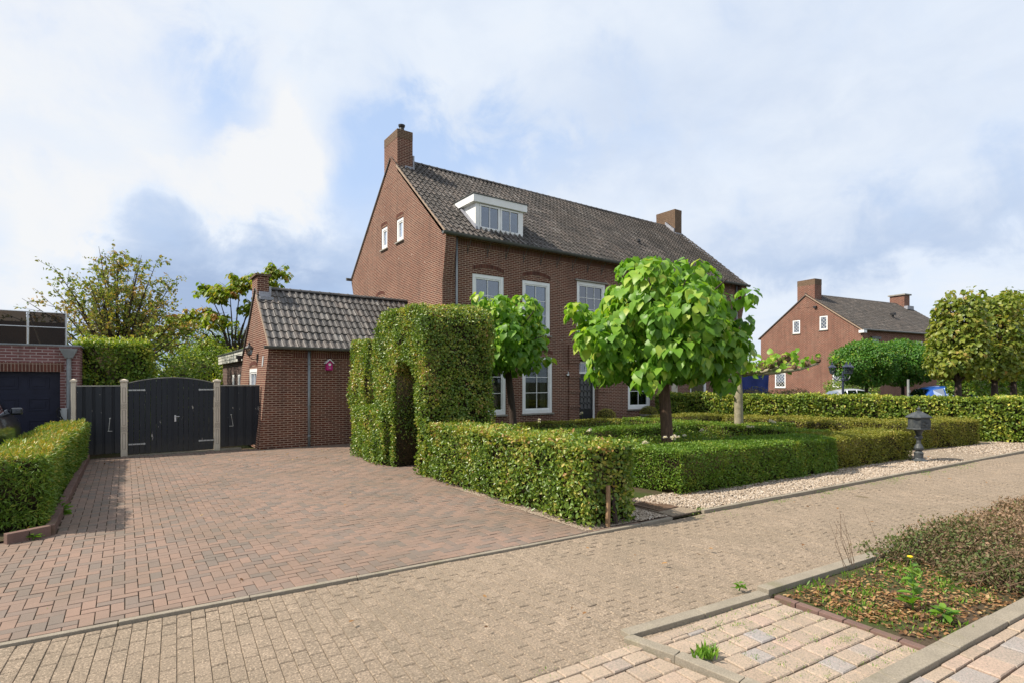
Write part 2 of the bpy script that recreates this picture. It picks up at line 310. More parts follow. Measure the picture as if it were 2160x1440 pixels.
class MB:
    def __init__(s, T=None): s.v = []; s.f = []; s.t = []; s.mi = []; s.T = T; s.tint = .5; s.m = 0
    def add(s, vs, fs):
        k = len(s.v)
        for p in vs: s.v.append(tuple(s.T(*p)) if s.T else tuple(p))
        for f in fs: s.f.append([i+k for i in f]); s.t.append(s.tint); s.mi.append(s.m)
    def box(s, a, b):
        x0, y0, z0 = a; x1, y1, z1 = b
        s.add([(x0,y0,z0),(x1,y0,z0),(x1,y1,z0),(x0,y1,z0),(x0,y0,z1),(x1,y0,z1),(x1,y1,z1),(x0,y1,z1)],
              [(0,3,2,1),(4,5,6,7),(0,1,5,4),(1,2,6,5),(2,3,7,6),(3,0,4,7)])
    def cbox(s, c, d, rz=0, taper=1.0):
        ca, sa = math.cos(rz), math.sin(rz); vs = []
        for z, q in ((-d[2]/2, 1), (d[2]/2, taper)):
            for x, y in ((-1,-1),(1,-1),(1,1),(-1,1)):
                X, Y = x*d[0]/2*q, y*d[1]/2*q
                vs.append((c[0]+X*ca-Y*sa, c[1]+X*sa+Y*ca, c[2]+z))
        s.add(vs, [(0,3,2,1),(4,5,6,7),(0,1,5,4),(1,2,6,5),(2,3,7,6),(3,0,4,7)])
    def quad(s, *p): s.add(p, [tuple(range(len(p)))])
    def prism(s, pts, off):
        n = len(pts); o = Vector(off)
        s.add(list(pts)+[tuple(Vector(p)+o) for p in pts], [tuple(range(n))[::-1], tuple(range(n, 2*n))]+[(i, (i+1) % n, n+(i+1) % n, n+i) for i in range(n)])
    def tube(s, pts, rad, n=8, caps=True):
        pts = [Vector(p) for p in pts]; rad = rad if isinstance(rad, (list, tuple)) else [rad]*len(pts)
        vs = []; fs = []; ref = Vector((0, 0, 1)) if abs((pts[-1]-pts[0]).normalized().z) < .9 else Vector((1, 0, 0))
        for i, p in enumerate(pts):
            d = (pts[min(i+1, len(pts)-1)]-pts[max(i-1, 0)]).normalized(); a = d.cross(ref).normalized(); b = d.cross(a)
            for k in range(n):
                an = 2*math.pi*k/n; vs.append(tuple(p+(a*math.cos(an)+b*math.sin(an))*rad[i]))
        for i in range(len(pts)-1):
            for k in range(n): fs.append((i*n+k, i*n+(k+1) % n, (i+1)*n+(k+1) % n, (i+1)*n+k))
        if caps: fs += [tuple(range(n))[::-1], tuple(range((len(pts)-1)*n, len(pts)*n))]
        s.add(vs, fs)
    def lathe(s, c, prof, n=16, ph=0.0):
        vs = []; fs = []
        for r, z in prof:
            for k in range(n):
                an = 2*math.pi*k/n+ph; vs.append((c[0]+r*math.cos(an), c[1]+r*math.sin(an), c[2]+z))
        for i in range(len(prof)-1):
            for k in range(n): fs.append((i*n+k, i*n+(k+1) % n, (i+1)*n+(k+1) % n, (i+1)*n+k))
        fs += [tuple(range(n))[::-1], tuple(range((len(prof)-1)*n, len(prof)*n))]
        s.add(vs, fs)
    def build(s, name, mats, parent=None, local=False, bevel=0, smooth=False, uv=True):
        me = bpy.data.meshes.new(name); v = s.v
        me.from_pydata(v, [], s.f)
        me.polygons.foreach_set('material_index', s.mi)
        a = me.attributes.new('tint', 'FLOAT', 'FACE'); a.data.foreach_set('value', s.t)
        if uv: uvbox(me)
        if parent is not None and not local:
            me.transform(Matrix.Translation(-wloc(parent)))
        if smooth: me.polygons.foreach_set('use_smooth', [True]*len(me.polygons))
        me.update()
        o = link(name, me, mats, parent)
        if bevel:
            b = o.modifiers.new('bevel', 'BEVEL'); b.width = bevel; b.segments = 2; b.limit_method = 'ANGLE'; b.angle_limit = R(40)
        return o
def empty(name, loc, label=None, cat=None, group=None, rz=0):
    o = bpy.data.objects.new(name, None); C.objects.link(o); o.location = loc; o.rotation_euler = (0, 0, rz); o.empty_display_size = .2
    if label: tag(o, label, cat, group)
    return o
def tag(o, label=None, cat=None, group=None, kind=None):
    if label: o['label'] = label
    if cat: o['category'] = cat
    if group: o['group'] = group
    if kind: o['kind'] = kind
    return o
def copy_tree(o, parent=None):
    c = o.copy(); C.objects.link(c); c.parent = parent
    for ch in list(o.children): copy_tree(ch, c)
    return c
def clip(poly, lines):
    """poly: 2-D points, lines: (nx, ny, d) keep nx*x+ny*y <= d"""
    for nx, ny, d in lines:
        out = []
        for i in range(len(poly)):
            p, q = poly[i], poly[(i+1) % len(poly)]; a = nx*p[0]+ny*p[1]-d; b = nx*q[0]+ny*q[1]-d
            if a <= 0: out.append(p)
            if (a < 0 < b) or (b < 0 < a):
                k = a/(a-b); out.append((p[0]+(q[0]-p[0])*k, p[1]+(q[1]-p[1])*k))
        poly = out
        if len(poly) < 3: return []
    return poly
def wall(mb, u0, u1, z0, z1, holes, lines=(), reveal=.12, T=None):
    """wall in (u, d, z): d inward. T maps to world. holes: (u0,u1,z0,z1)"""
    us = sorted({u0, u1, *[h[0] for h in holes], *[h[1] for h in holes]}); zs = sorted({z0, z1, *[h[2] for h in holes], *[h[3] for h in holes]})
    T = T or (lambda u, d, z: (u, d, z)); sv = mb.T; mb.T = T
    for i in range(len(us)-1):
        for j in range(len(zs)-1):
            cu, cz = (us[i]+us[i+1])/2, (zs[j]+zs[j+1])/2
            if any(h[0] < cu < h[1] and h[2] < cz < h[3] for h in holes): continue
            p = clip([(us[i], zs[j]), (us[i+1], zs[j]), (us[i+1], zs[j+1]), (us[i], zs[j+1])], lines)
            if len(p) >= 3: mb.add([(a, 0, b) for a, b in p], [tuple(range(len(p)))])
    for a, b, c, d in holes:
        mb.quad((a,0,c),(a,reveal,c),(a,reveal,d),(a,0,d)); mb.quad((b,0,c),(b,0,d),(b,reveal,d),(b,reveal,c))
        mb.quad((a,0,d),(a,reveal,d),(b,reveal,d),(b,0,d)); mb.quad((a,0,c),(b,0,c),(b,reveal,c),(a,reveal,c))
    mb.T = sv
# ---------------------------------------------------------------- leaves
SH = {
 'rhomb': (np.array([(0,0,0),(.5,.30,.07),(.5,-.30,.07),(1,0,-.05)]), np.array([(0,3,1),(0,2,3)])),
 'needle': (np.array([(0,0,0),(.5,.13,.03),(.5,-.13,.03),(1,0,-.05)]), np.array([(0,3,1),(0,2,3)])),
 'oval': (np.array([(0,0,0),(.28,.30,.07),(.28,-.30,.07),(.72,.24,.03),(.72,-.24,.03),(1,0,-.12)]), np.array([(0,5,3),(0,3,1),(0,4,5),(0,2,4)])),
 'heart': (np.array([(0,0,0),(.42,0,-.03),(1.05,0,-.34),(-.10,.27,.03),(.28,.48,.06),(.62,.36,-.02),(-.10,-.27,.03),(.28,-.48,.06),(.62,-.36,-.02)]),
           np.array([(0,1,3),(3,1,4),(4,1,5),(5,1,2),(0,6,1),(6,7,1),(7,8,1),(8,2,1)])),
}
class Foliage:
    def __init__(s): s.V = []; s.F = []; s.t = []; s.mi = []; s.n = 0
    def leaves(s, P, T, Nn, size, tint, shape='rhomb', mi=0):
        P = np.asarray(P, float); k = len(P)
        if k == 0: return
        T = T/np.linalg.norm(T, axis=1, keepdims=True); S = np.cross(Nn, T); S /= np.maximum(np.linalg.norm(S, axis=1, keepdims=True), 1e-6); Nn = np.cross(T, S)
        v, f = SH[shape]; sz = np.broadcast_to(np.asarray(size, float), (k,)).reshape(k, 1, 1)
        V = P[:, None, :]+sz*(T[:, None, :]*v[None, :, 0:1]+S[:, None, :]*v[None, :, 1:2]+Nn[:, None, :]*v[None, :, 2:3])
        s.V.append(V.reshape(-1, 3)); F = f[None]+(np.arange(k)*len(v)).reshape(k, 1, 1)+s.n
        s.F.append(F.reshape(-1, 3)); s.t.append(np.repeat(np.broadcast_to(tint, (k,)), len(f))); s.mi.append(np.full(k*len(f), mi)); s.n += k*len(v)
    def solid(s, mb, mi):
        V = np.array(mb.v, float); F = []
        for f in mb.f:
            for i in range(1, len(f)-1): F.append((f[0], f[i], f[i+1]))
        F = np.array(F)+s.n; s.V.append(V); s.F.append(F); s.t.append(np.full(len(F), .3)); s.mi.append(np.full(len(F), mi)); s.n += len(V)
    def build(s, name, mats, parent=None, smooth=False):
        V = np.concatenate(s.V); F = np.concatenate(s.F); tt = np.concatenate(s.t); mi = np.concatenate(s.mi)
        if parent is not None: V = V-np.array(wloc(parent))
        me = bpy.data.meshes.new(name); me.vertices.add(len(V)); me.vertices.foreach_set('co', V.ravel().astype(np.float32))
        me.loops.add(len(F)*3); me.loops.foreach_set('vertex_index', F.ravel().astype(np.int32))
        me.polygons.add(len(F)); me.polygons.foreach_set('loop_start', (np.arange(len(F))*3).astype(np.int32))
        try: me.polygons.foreach_set('loop_total', np.full(len(F), 3, np.int32))
        except Exception: pass
        me.polygons.foreach_set('material_index', mi.astype(np.int32))
        a = me.attributes.new('tint', 'FLOAT', 'FACE'); a.data.foreach_set('value', tt.astype(np.float32))
        me.update(calc_edges=True); me.validate()
        return link(name, me, mats, parent)
def unit(k):
    v = RNG.normal(size=(k, 3)); return v/np.linalg.norm(v, axis=1, keepdims=True)
def lump(P, f=1.3, a=.05):
    x, y, z = P[:, 0], P[:, 1], P[:, 2]
    return a*(np.sin(f*x*2.1+f*z*1.7+1.3)+np.sin(f*y*2.7-f*z*2.3+.4)+np.sin(f*(x+y)*4.3+f*z*3.9)*.6)/2.6
def face_pts(quad, dens):
    """quad: 4 3-D corners (planar parallelogram-ish), returns points, normal"""
    a, b, c, d = [np.array(q, float) for q in quad]
    area = np.linalg.norm(np.cross(c-a, d-b))/2; k = max(1, int(area*dens)); u = RNG.random((k, 1)); v = RNG.random((k, 1))
    P = (a*(1-u)+b*u)*(1-v)+(d*(1-u)+c*u)*v; n = np.cross(b-a, d-a); n /= np.linalg.norm(n)
    return P, np.broadcast_to(n, (k, 3))
def tints(P, mean=.4, sd=.2, f=1.4, amp=.22):
    x, y, z = P[:, 0], P[:, 1], P[:, 2]
    w = (np.sin(f*x*2.3+z*f*3.1)+np.sin(f*y*2.9+z*f*1.9+2)+1.3*np.sin(f*(x*5.1-y*4.7+z*3.3))+np.sin(f*(x*9.1+y*8.3-z*7.7)))/3.4
    return np.clip(mean+amp*w+RNG.normal(size=len(P))*sd, 0, 1)
def hedge_mesh(fo, quads, dens, size, shape='rhomb', mean=.4, sd=.2, depth=.05, jit=.7, amp=.22, out=.25, bumpy=.04, topyellow=0.0, f=1.4):
    for q in quads:
        P, n = face_pts(q, dens*1.12)
        x_, y_, z_ = P[:, 0], P[:, 1], P[:, 2]; ww = np.sin(x_*5.3+z_*6.1+1)*np.sin(y_*4.7-z_*5.2+.5)+.6*np.sin(x_*11+y_*9.5+z_*13)
        keep = RNG.random(len(P)) > np.clip((ww-.45)*.75, 0, .62)+np.where((z_ < .14) & (np.abs(n[:, 2]) < .5), .35, 0); P = P[keep]; n = n[keep]; k = len(P)
        P = P+n*(lump(P, 1.3, bumpy)[:, None]+(RNG.random((k, 1))-.75)*depth)
        nn = n+unit(k)*jit; T = unit(k)+n*out; T[:, 2] -= .15
        tt = tints(P, mean, sd, f, amp)
        if topyellow: tt = np.clip(tt+topyellow*(n[:, 2] > .6), 0, 1)  # top leaves tinted yellower, partly leaf tone, partly a painted sunlit look
        fo.leaves(P, T, nn, size*(.65+.7*RNG.random(k)), tt, shape)
def box_quads(x0, y0, z0, x1, y1, z1, sides='xXyYt'):
    q = []
    if 'y' in sides: q.append(((x0,y0,z0),(x1,y0,z0),(x1,y0,z1),(x0,y0,z1)))
    if 'Y' in sides: q.append(((x1,y1,z0),(x0,y1,z0),(x0,y1,z1),(x1,y1,z1)))
    if 'x' in sides: q.append(((x0,y1,z0),(x0,y0,z0),(x0,y0,z1),(x0,y1,z1)))
    if 'X' in sides: q.append(((x1,y0,z0),(x1,y1,z0),(x1,y1,z1),(x1,y0,z1)))
    if 't' in sides: q.append(((x0,y0,z1),(x1,y0,z1),(x1,y1,z1),(x0,y1,z1)))
    return q
def prism_hedge(name, loc, foot, z1, mats, dens, size, label, cat='hedge', group=None, z0=0.0, core_in=.10, extra=None, parent=None, **kw):
    """foot: list of 2-D points counter-clockwise"""
    fo = Foliage(); qs = []
    n = len(foot)
    for i in range(n):
        a, b = foot[i], foot[(i+1) % n]; qs.append(((a[0],a[1],z0),(b[0],b[1],z0),(b[0],b[1],z1),(a[0],a[1],z1)))
    hedge_mesh(fo, qs, dens, size, **kw)
    cx = sum(p[0] for p in foot)/n; cy = sum(p[1] for p in foot)/n
    # top as fan of quads
    for i in range(0, n-2, 2) if n > 4 else [0]:
        pass
    if n == 4: hedge_mesh(fo, [tuple((p[0], p[1], z1) for p in foot)], dens, size, **kw)
    mb = MB(); ins = [(p[0]+(cx-p[0])/max(.01, math.hypot(p[0]-cx, p[1]-cy))*core_in*1.3, p[1]+(cy-p[1])/max(.01, math.hypot(p[0]-cx, p[1]-cy))*core_in*1.3) for p in foot]
    # inset each edge properly for a parallelogram
    ins = []
    for i in range(n):
        p0, p1, p2 = Vector(foot[i-1]), Vector(foot[i]), Vector(foot[(i+1) % n])
        e1 = (p1-p0).normalized(); e2 = (p2-p1).normalized(); n1 = Vector((-e1.y, e1.x)); n2 = Vector((-e2.y, e2.x))
        bis = (n1+n2); bis = bis/max(.3, bis.dot(n1)); ins.append(tuple(p1+bis*core_in))
    mb.prism([(p[0], p[1], z0) for p in ins], (0, 0, z1-z0-core_in))
    fo.solid(mb, 1)
    if extra: extra(fo)
    o = fo.build(name, mats+['core'], parent)
    if label: tag(o, label, cat, group)
    return o
def lobed_crown(fo, lobes, dens, size, shape, mean=.4, sd=.2, droop=.5, inner=.25, amp=.2, shell=.25, out=.6, f=1.4, up=.5):
    L = np.array(lobes, float)
    for (cx, cy, cz, rx, rz) in lobes:
        area = 4*math.pi*rx*rx*.9; k = int(area*dens); d = unit(k)
        r = 1-shell*RNG.random((k, 1))**1.5
        P = np.array((cx, cy, cz))+d*r*np.array((rx, rx, rz))
        P += d*lump(P, 2.5, .08)[:, None]
        keep = np.ones(k, bool)
        for (ax, ay, azz, arx, arz) in lobes:
            if (ax, ay, azz) == (cx, cy, cz): continue
            q = (P-np.array((ax, ay, azz)))/np.array((arx, arx, arz)); keep &= (np.linalg.norm(q, axis=1) > .80)
        # a few leaves inside
        keep |= RNG.random(k) < inner*.35
        P = P[keep]; d = d[keep]; k = len(P)
        T = d*out+unit(k)*.55; T[:, 2] -= droop
        N = d*.7+unit(k)*.45; N[:, 2] += up
        fo.leaves(P, T, N, size*(.48+.85*RNG.random(k)), tints(P, mean, sd, f, amp), shape)
# ================================================================ GROUND
def edge(x): return 5.60-.0665*x           # kerb line between the road and the plots
def sheet(name, pts, z, m, th=None):
    mb = MB(); mb.quad(*[(x, y, z) for x, y in pts]); o = mb.build(name, m); o['kind'] = 'structure'; return o
def soil_b(n, p):
    co = obj_co(n); f = n.noise(co, .8, 6, .65); g = n.noise(co, 30, 4, .7)
    c = n.mix(n.mr(f, .42, .6), (.085,.062,.042), (.05,.075,.018)); c = n.mix(n.mr(g, .4, .7, 0, .6), c, (.03,.025,.016))
    n.L.new(c, p.inputs['Base Color']); bump(n, p, g, .6, .02)
M['soil'] = mat('earth_and_grass', (.08,.06,.04), .95, .1, 0, soil_b)
def joint_b(a, b_, c_):
    def f(n, p):
        co = obj_co(n); f = n.noise(co, 1.1, 5, .7); g = n.noise(co, 60, 3, .6)
        c = n.mix(n.mr(f, .45, .62), a, b_); c = n.mix(n.mr(g, .4, .7, 0, .5), c, c_)
        n.L.new(c, p.inputs['Base Color']); bump(n, p, g, .5, .01)
    return f
M['joint'] = mat('mossy_sand_joint', (.08,.06,.04), .95, .1, 0, joint_b((.075,.058,.038), (.075,.085,.018), (.03,.024,.018)))
M['joint_road'] = mat('sandy_joint', (.10,.08,.06), .95, .1, 0, joint_b((.17,.13,.09), (.13,.11,.06), (.11,.085,.06)))
def paver_b(cols, speck=.5, spk_scale=110, bs=.3, dist=.003, lightspk=1.6, stain=(.10,.085,.06), stainamt=.35):
    def f(n, p):
        at = n.new('ShaderNodeAttribute'); at.attribute_name = 'tint'; co = obj_co(n)
        c = n.ramp(at.outputs['Fac'], cols)
        g = n.noise(co, spk_scale, 3, .75); big = n.noise(co, .7, 5, .65); mid = n.noise(co, 5, 4, .6)
        c = n.mix(n.mr(g, .47, .70, 0, speck), c, tuple(x*.42 for x in cols[0][1]))
        c = n.mix(n.mr(g, .43, .28, 0, speck), c, tuple(min(1, x*lightspk) for x in cols[-1][1]))
        c = n.mix(n.mr(big, .42, .7, 0, stainamt), c, stain)
        c = n.mix(n.mr(mid, .5, .8, 0, .25), c, tuple(x*.6 for x in cols[0][1]))
        n.L.new(c, p.inputs['Base Color']); bump(n, p, g, bs, dist)
    return f
M['drive'] = mat('red_grey_paving_brick', (.3,.2,.17), .8, .25, 0, paver_b([(0,(.170,.142,.120)),(.25,(.195,.150,.124)),(.6,(.232,.163,.128)),(1,(.262,.175,.134))], .38, 150, .25, .003, 1.25, (.13,.105,.075), .48))
M['road'] = mat('gravelly_concrete_paver', (.3,.25,.19), .85, .2, 0, paver_b([(0,(.240,.192,.143)),(.5,(.272,.214,.158)),(1,(.308,.242,.180))], .85, 62, 1.0, .010, 2.2, (.17,.14,.10), .3))
M['bay'] = mat('pinkish_concrete_paver', (.4,.3,.27), .85, .2, 0, paver_b([(0,(.31,.29,.275)),(.08,(.32,.29,.265)),(.18,(.335,.265,.20)),(.75,(.40,.32,.24)),(.95,(.40,.30,.235)),(1,(.34,.21,.20))], .7, 70, .9, .006, 1.5, (.28,.20,.13), .3))
class Pave:
    def __init__(s): s.mb = MB()
    def brick(s, poly, z, ch=.005, dz=.0, tint=.5):
        n = len(poly); cx = sum(p[0] for p in poly)/n; cy = sum(p[1] for p in poly)/n
        sx, sy = random.gauss(0, .006), random.gauss(0, .006)
        zz = lambda x, y: z+dz+(x-cx)*sx+(y-cy)*sy
        inn = []
        for x, y in poly:
            d = math.hypot(x-cx, y-cy) or 1; k = max(0, 1-ch*1.4/d); inn.append((cx+(x-cx)*k, cy+(y-cy)*k))
        s.mb.tint = tint
        s.mb.add([(x, y, zz(x, y)) for x, y in inn]+[(x, y, zz(x, y)-ch) for x, y in poly]+[(x, y, z-.035) for x, y in poly],
                 [tuple(range(n))]+[(n+i, n+(i+1) % n, (i+1) % n, i) for i in range(n)]+[(2*n+i, 2*n+(i+1) % n, n+(i+1) % n, n+i) for i in range(n)])
def rect(x, y, w, h, gap): return [(x+gap, y+gap), (x+w-gap, y+gap), (x+w-gap, y+h-gap), (x+gap, y+h-gap)]
def sag(x, y): return .007*math.sin(x*1.3+.5)*math.sin(y*1.1)+.004*math.sin(x*3.1+y*2.2)-.006*math.exp(-((y-4.6-.0665*(5-x))/.25)**2)
# terrain
g = sheet('ground', [(-700,-700),(900,-700),(900,900),(-700,900)], -.06, 'soil')
# driveway
P = Pave(); w = .1045
def in_drive(x, y): return (x > -4.5 and y < 9.22) or (x > -.74 and y < 14 and x < 5.6) or (x > -.74 and y >= 13.8 and x < 8.8)
fl = (-.0665/-1, -1, -(5.60+.045))       # keep y >= 5.645-.0665x  ->  -.0665x - y <= -5.645
for j in range(int(5.0/w), int(17.75/w)):
    for i in range(int(-4.6/w), int(8.8/w)):
        d = (i-j) % 4; x, y = i*w, j*w
        if d == 0: r = rect(x, y, 2*w, w, .0022+random.random()*.0015)
        elif d == 3: r = rect(x, y, w, 2*w, .0022+random.random()*.0015)
        else: continue
        cx, cy = (r[0][0]+r[2][0])/2, (r[0][1]+r[2][1])/2
        if not in_drive(cx, cy): continue
        r = clip(r, [(-.0665, -1, -5.645)])
        if len(r) < 3: continue
        P.brick(r, 0.0, .004, sag(cx, cy)+random.gauss(0, .0012), random.choice((0, .1, .2, .45, .55, .6, .7, .8, .9, 1.0))*.8+random.random()*.2)
o = P.mb.build('driveway', 'drive'); o['kind'] = 'structure'
sheet('driveway_joints', [(-4.6,edge(-4.6)),(9,edge(9)+.0),(9,18),(-4.6,18)], -.018, 'joint')
# road
P = Pave(); w = .1045; ca, sa = math.cos(math.atan(-.0665)), math.sin(math.atan(-.0665))
for i in range(int(-5/w), int(34/w)):
    for j in range(0, 22):
        u, v = i*w, 2.55+(j+(.5 if i % 2 else 0))*2*w*1.0
        q = rect(u, v, w, 2*w, .0010); r = [(a*ca-b*sa, a*sa+b*ca+.0) for a, b in q]
        cx, cy = (r[0][0]+r[2][0])/2, (r[0][1]+r[2][1])/2
        far = cx > 16
        lines = [(.0665, 1, 5.555), (-.0665, -1, -3.10)]
        r = clip(r, lines)
        if len(r) < 3 or (cx < -1.5 and cy < 2.5): continue
        P.brick(r, -.022, .0065, sag(cx, cy)+random.gauss(0, .0018), min(1,max(0,random.gauss(.5,.22))))
o = P.mb.build('road', 'road'); o['kind'] = 'structure'
sheet('road_joints', [(-6,3.45),(40,.40),(40,edge(40)),(-6,edge(-6))], -.040, 'joint_road')
# small pavers on the near side: a border row, the parking bay and the pavement
P = Pave()
def near_edge(x): return 3.10-.0665*x
for i in range(-30, 60):                       # border row along the road
    x = i*.205; r = [(x+.003, near_edge(x)-.105), (x+.202, near_edge(x+.205)-.105), (x+.202, near_edge(x+.205)-.004), (x+.003, near_edge(x)-.004)]
    if x < 4.8: P.brick(r, -.02, .006, random.gauss(0, .002), .3+random.random()*.5)
def grid(x0, x1, y0, y1, bw, bh, z, rot=0.0, offs=.5, lines=(), org=(0, 0)):
    c, s_ = math.cos(rot), math.sin(rot); j = 0; y = y0
    while y < y1:
        x = x0+(offs*bw if j % 2 else 0)
        while x < x1:
            q = rect(x, y, bw, bh, .004+random.random()*.003); r = [(a*c-b*s_+org[0], a*s_+b*c+org[1]) for a, b in q]; r = clip(r, lines)
            if len(r) > 2: P.brick(r, z, .008, random.gauss(0, .003), random.random()**.9)
            x += bw
        y += bh; j += 1
L1 = (.0665, 1, 2.99)
grid(-1.5, 3.6, .0, 3.4, .19, .19, -.02, -.0665, .5, [L1, (1, .16, 3.615)])
# bay
grid(3.0, 5.4, 1.0, 3.2, .185, .185, -.020, -.085, .5, [(.09, 1, 3.19), (-1, -.16, -3.65), (1, .05, 5.00), (-.09, -1, -1.92)], (0, .35))
# pavement, lower right
grid(2.0, 12, -.2, 2.2, .29, .20, -.01, -.085, .5, [(.0887, 1, 1.812)], (0, .3))
o = P.mb.build('parking_bay_paving', 'bay'); o['kind'] = 'structure'
sheet('pavement_joints', [(-6,-3),(30,-3),(30,.0),(4,2.9),(-6,3.4)], -.046, 'joint_road')
# kerbs ---------------------------------------------------------
def kerb_run(name, pts, wid, h, zt, m, seg, label=None):
    mb = MB(); 
    for a, b in zip(pts[:-1], pts[1:]):
        L = math.hypot(b[0]-a[0], b[1]-a[1]); k = max(1, round(L/seg)); dx, dy = (b[0]-a[0])/L, (b[1]-a[1])/L
        for i in range(k):
            s0, s1 = L*i/k+.003, L*(i+1)/k-.003; off = random.gauss(0, .0025); zt2 = zt+random.gauss(0, .002)
            mb.tint = random.random()
            p = [(a[0]+dx*s0-dy*off, a[1]+dy*s0+dx*off), (a[0]+dx*s1-dy*off, a[1]+dy*s1+dx*off)]
            q = [(p[0][0]+dy*wid/2, p[0][1]-dx*wid/2), (p[1][0]+dy*wid/2, p[1][1]-dx*wid/2), (p[1][0]-dy*wid/2, p[1][1]+dx*wid/2), (p[0][0]-dy*wid/2, p[0][1]+dx*wid/2)]
            mb.prism([(x, y, zt2-h) for x, y in q], (0, 0, h))
    o = mb.build(name, m, None, bevel=.006); o['kind'] = 'structure'; return o
kerb_run('driveway_kerb', [(-5, edge(-5)), (5.9, edge(5.9)), (6.55, edge(6.55)+.02)], .06, .12, .004, 'kerb', 1.0)
kerb_run('garden_kerb', [(7.2, edge(7.2)-.01), (40, edge(40))], .07, .16, .035, 'kerb', 1.0)
kerb_run('bay_kerb', [(3.22, 3.0), (4.05, 2.90), (4.90, 2.81)], .115, .12, .02, 'kerb', .85)
kerb_run('bay_kerb', [(4.93, 2.84), (6.3, 2.72), (7.4, 2.63), (16, 2.05)], .125, .16, .045, 'kerb', .95)
kerb_run('bay_kerb', [(3.20, 2.96), (3.30, 2.55), (3.42, 1.6)], .10, .12, .012, 'kerb', .5)
kerb_run('bay_kerb', [(3.3, 1.60), (5.95, 1.365), (7.0, 1.27)], .14, .14, .02, 'kerb', 1.0)
kerb_run('bed_edging', [(4.97, 2.73), (4.90, 1.5)], .075, .10, .0, 'kerb_brown', .2)
# planting bed of the bay, gravel beds, garden beds
sheet('planting_bed', [(4.95,1.45),(30,-1.4),(30,1.2),(4.98,2.80)], -.012, 'soil')
def gravelbase(n, p):
    co = obj_co(n); v = n.new('ShaderNodeTexVoronoi'); n.L.new(co, v.inputs['Vector']); v.inputs['Scale'].default_value = 45
    c = n.mix(n.mr(v.outputs['Distance'], .2, .6), (.5,.42,.33), (.16,.12,.09)); n.L.new(c, p.inputs['Base Color'])
M['gravelbase'] = mat('gravel_bed', (.35,.3,.23), .95, .1, 0, gravelbase)
M['pebble'] = mat('cream_pebble', (.5,.44,.36), .6, .3, 0, paver_b([(0,(.20,.15,.11)),(.3,(.34,.27,.20)),(.75,(.44,.36,.28)),(1,(.54,.48,.41))], .25, 60, .1, .002, 1.1, (.4,.32,.24), .2))
sheet('gravel_bed', [(7.27,edge(7.27)+.03),(40,edge(40)+.03),(40,7.0),(6.3,7.3),(6.6,6.2)], .012, 'gravelbase')
sheet('garden_soil', [(6.2,6.3),(27,6.1),(27,16.4),(6.2,16.4)], .020, 'soil')
sheet('hedge_foot_bed', [(5.0,5.36),(6.55,5.26),(6.6,6.3),(6.3,7.2),(5.0,9)], .006, 'gravelbase')
def pebbles(name, regions, n, size, z):
    V = []; F = []; tt = []; base = np.array([(1,0,0),(-1,0,0),(0,1,0),(0,-1,0),(0,0,1),(0,0,-1)]); fb = np.array([(0,2,4),(2,1,4),(1,3,4),(3,0,4),(2,0,5),(1,2,5),(3,1,5),(0,3,5)])
    k = 0; fo = Foliage()
    for (quad, num) in regions:
        q = np.array(quad, float); u = RNG.random((num, 1)); v = RNG.random((num, 1)); P = (q[0]*(1-u)+q[1]*u)*(1-v)+(q[3]*(1-u)+q[2]*u)*v
        s = size*(.5+.9*RNG.random((num, 1, 1)))*np.stack([1+.5*RNG.random((num, 1)), .8+.4*RNG.random((num, 1)), .45+.35*RNG.random((num, 1))], 2)
        a = RNG.random(num)*6.283; c, s_ = np.cos(a), np.sin(a)
        B = base[None]*s*(.8+.4*RNG.random((num, 6, 1))); X = B[..., 0]*c[:, None]-B[..., 1]*s_[:, None]; Y = B[..., 0]*s_[:, None]+B[..., 1]*c[:, None]
        Z = B[..., 2]+z+RNG.random((num, 1))*size*.7
        fo.V.append(np.stack([X+P[:, 0:1], Y+P[:, 1:2], Z], 2).reshape(-1, 3)); fo.F.append((fb[None]+(np.arange(num)*6).reshape(-1, 1, 1)+fo.n).reshape(-1, 3))
        fo.t.append(np.repeat(RNG.random(num), 8)); fo.mi.append(np.zeros(num*8, int)); fo.n += num*6
    return fo.build(name, ['pebble'])
o = pebbles('gravel', [([(7.3,5.16),(16,4.57),(16,5.9),(6.75,6.3)], 17000), ([(16,4.57),(26,3.92),(26,5.3),(16,5.8)], 7000), ([(6.2,6.3),(6.85,6.35),(7.7,7.3),(6.3,7.3)], 1500), ([(5.95,5.26),(6.5,5.22),(6.3,6.0),(5.9,6.0)], 900)], 0, .020, .018)
tag(o, 'cream pebble gravel strip between the clipped hedges and the road kerb', 'gravel', None, 'stuff')
# pavers round the drain, the entry path by the mailbox
mb = MB(); mb.tint = .3
mb.prism([(x, y, .004) for x, y in [(6.57,5.18),(7.20,5.14),(7.1,6.45),(6.65,6.6)]], (0, 0, .016))
o = mb.build('drain_slab', 'road'); o['kind'] = 'structure'
mb = MB(); mb.tint = .3
mb.prism([(x, y, .006) for x, y in [(17.0,4.49),(19.0,4.36),(17.9,6.6),(16.9,6.7)]], (0, 0, .03)); mb.prism([(16.9,6.7,.006),(17.9,6.6,.006),(15.9,16.3,.006),(14.9,16.3,.006)], (0, 0, .03))
o = mb.build('garden_path', 'road'); o['kind'] = 'structure'
dr = empty('drain_grate', (6.85, 5.75, .02), 'rusty slotted drain grate in the ground between the hornbeam hedge and the gravel', 'drain')
M['rust'] = worn((.16,.10,.065), .4, 9, .8, .4)('rusty_iron')
mb = MB()
for i in range(8): mb.box((6.66+i*.05, 5.50, .022), (6.685+i*.05, 6.0, .034))
mb.build('grate_bars', 'rust', dr)
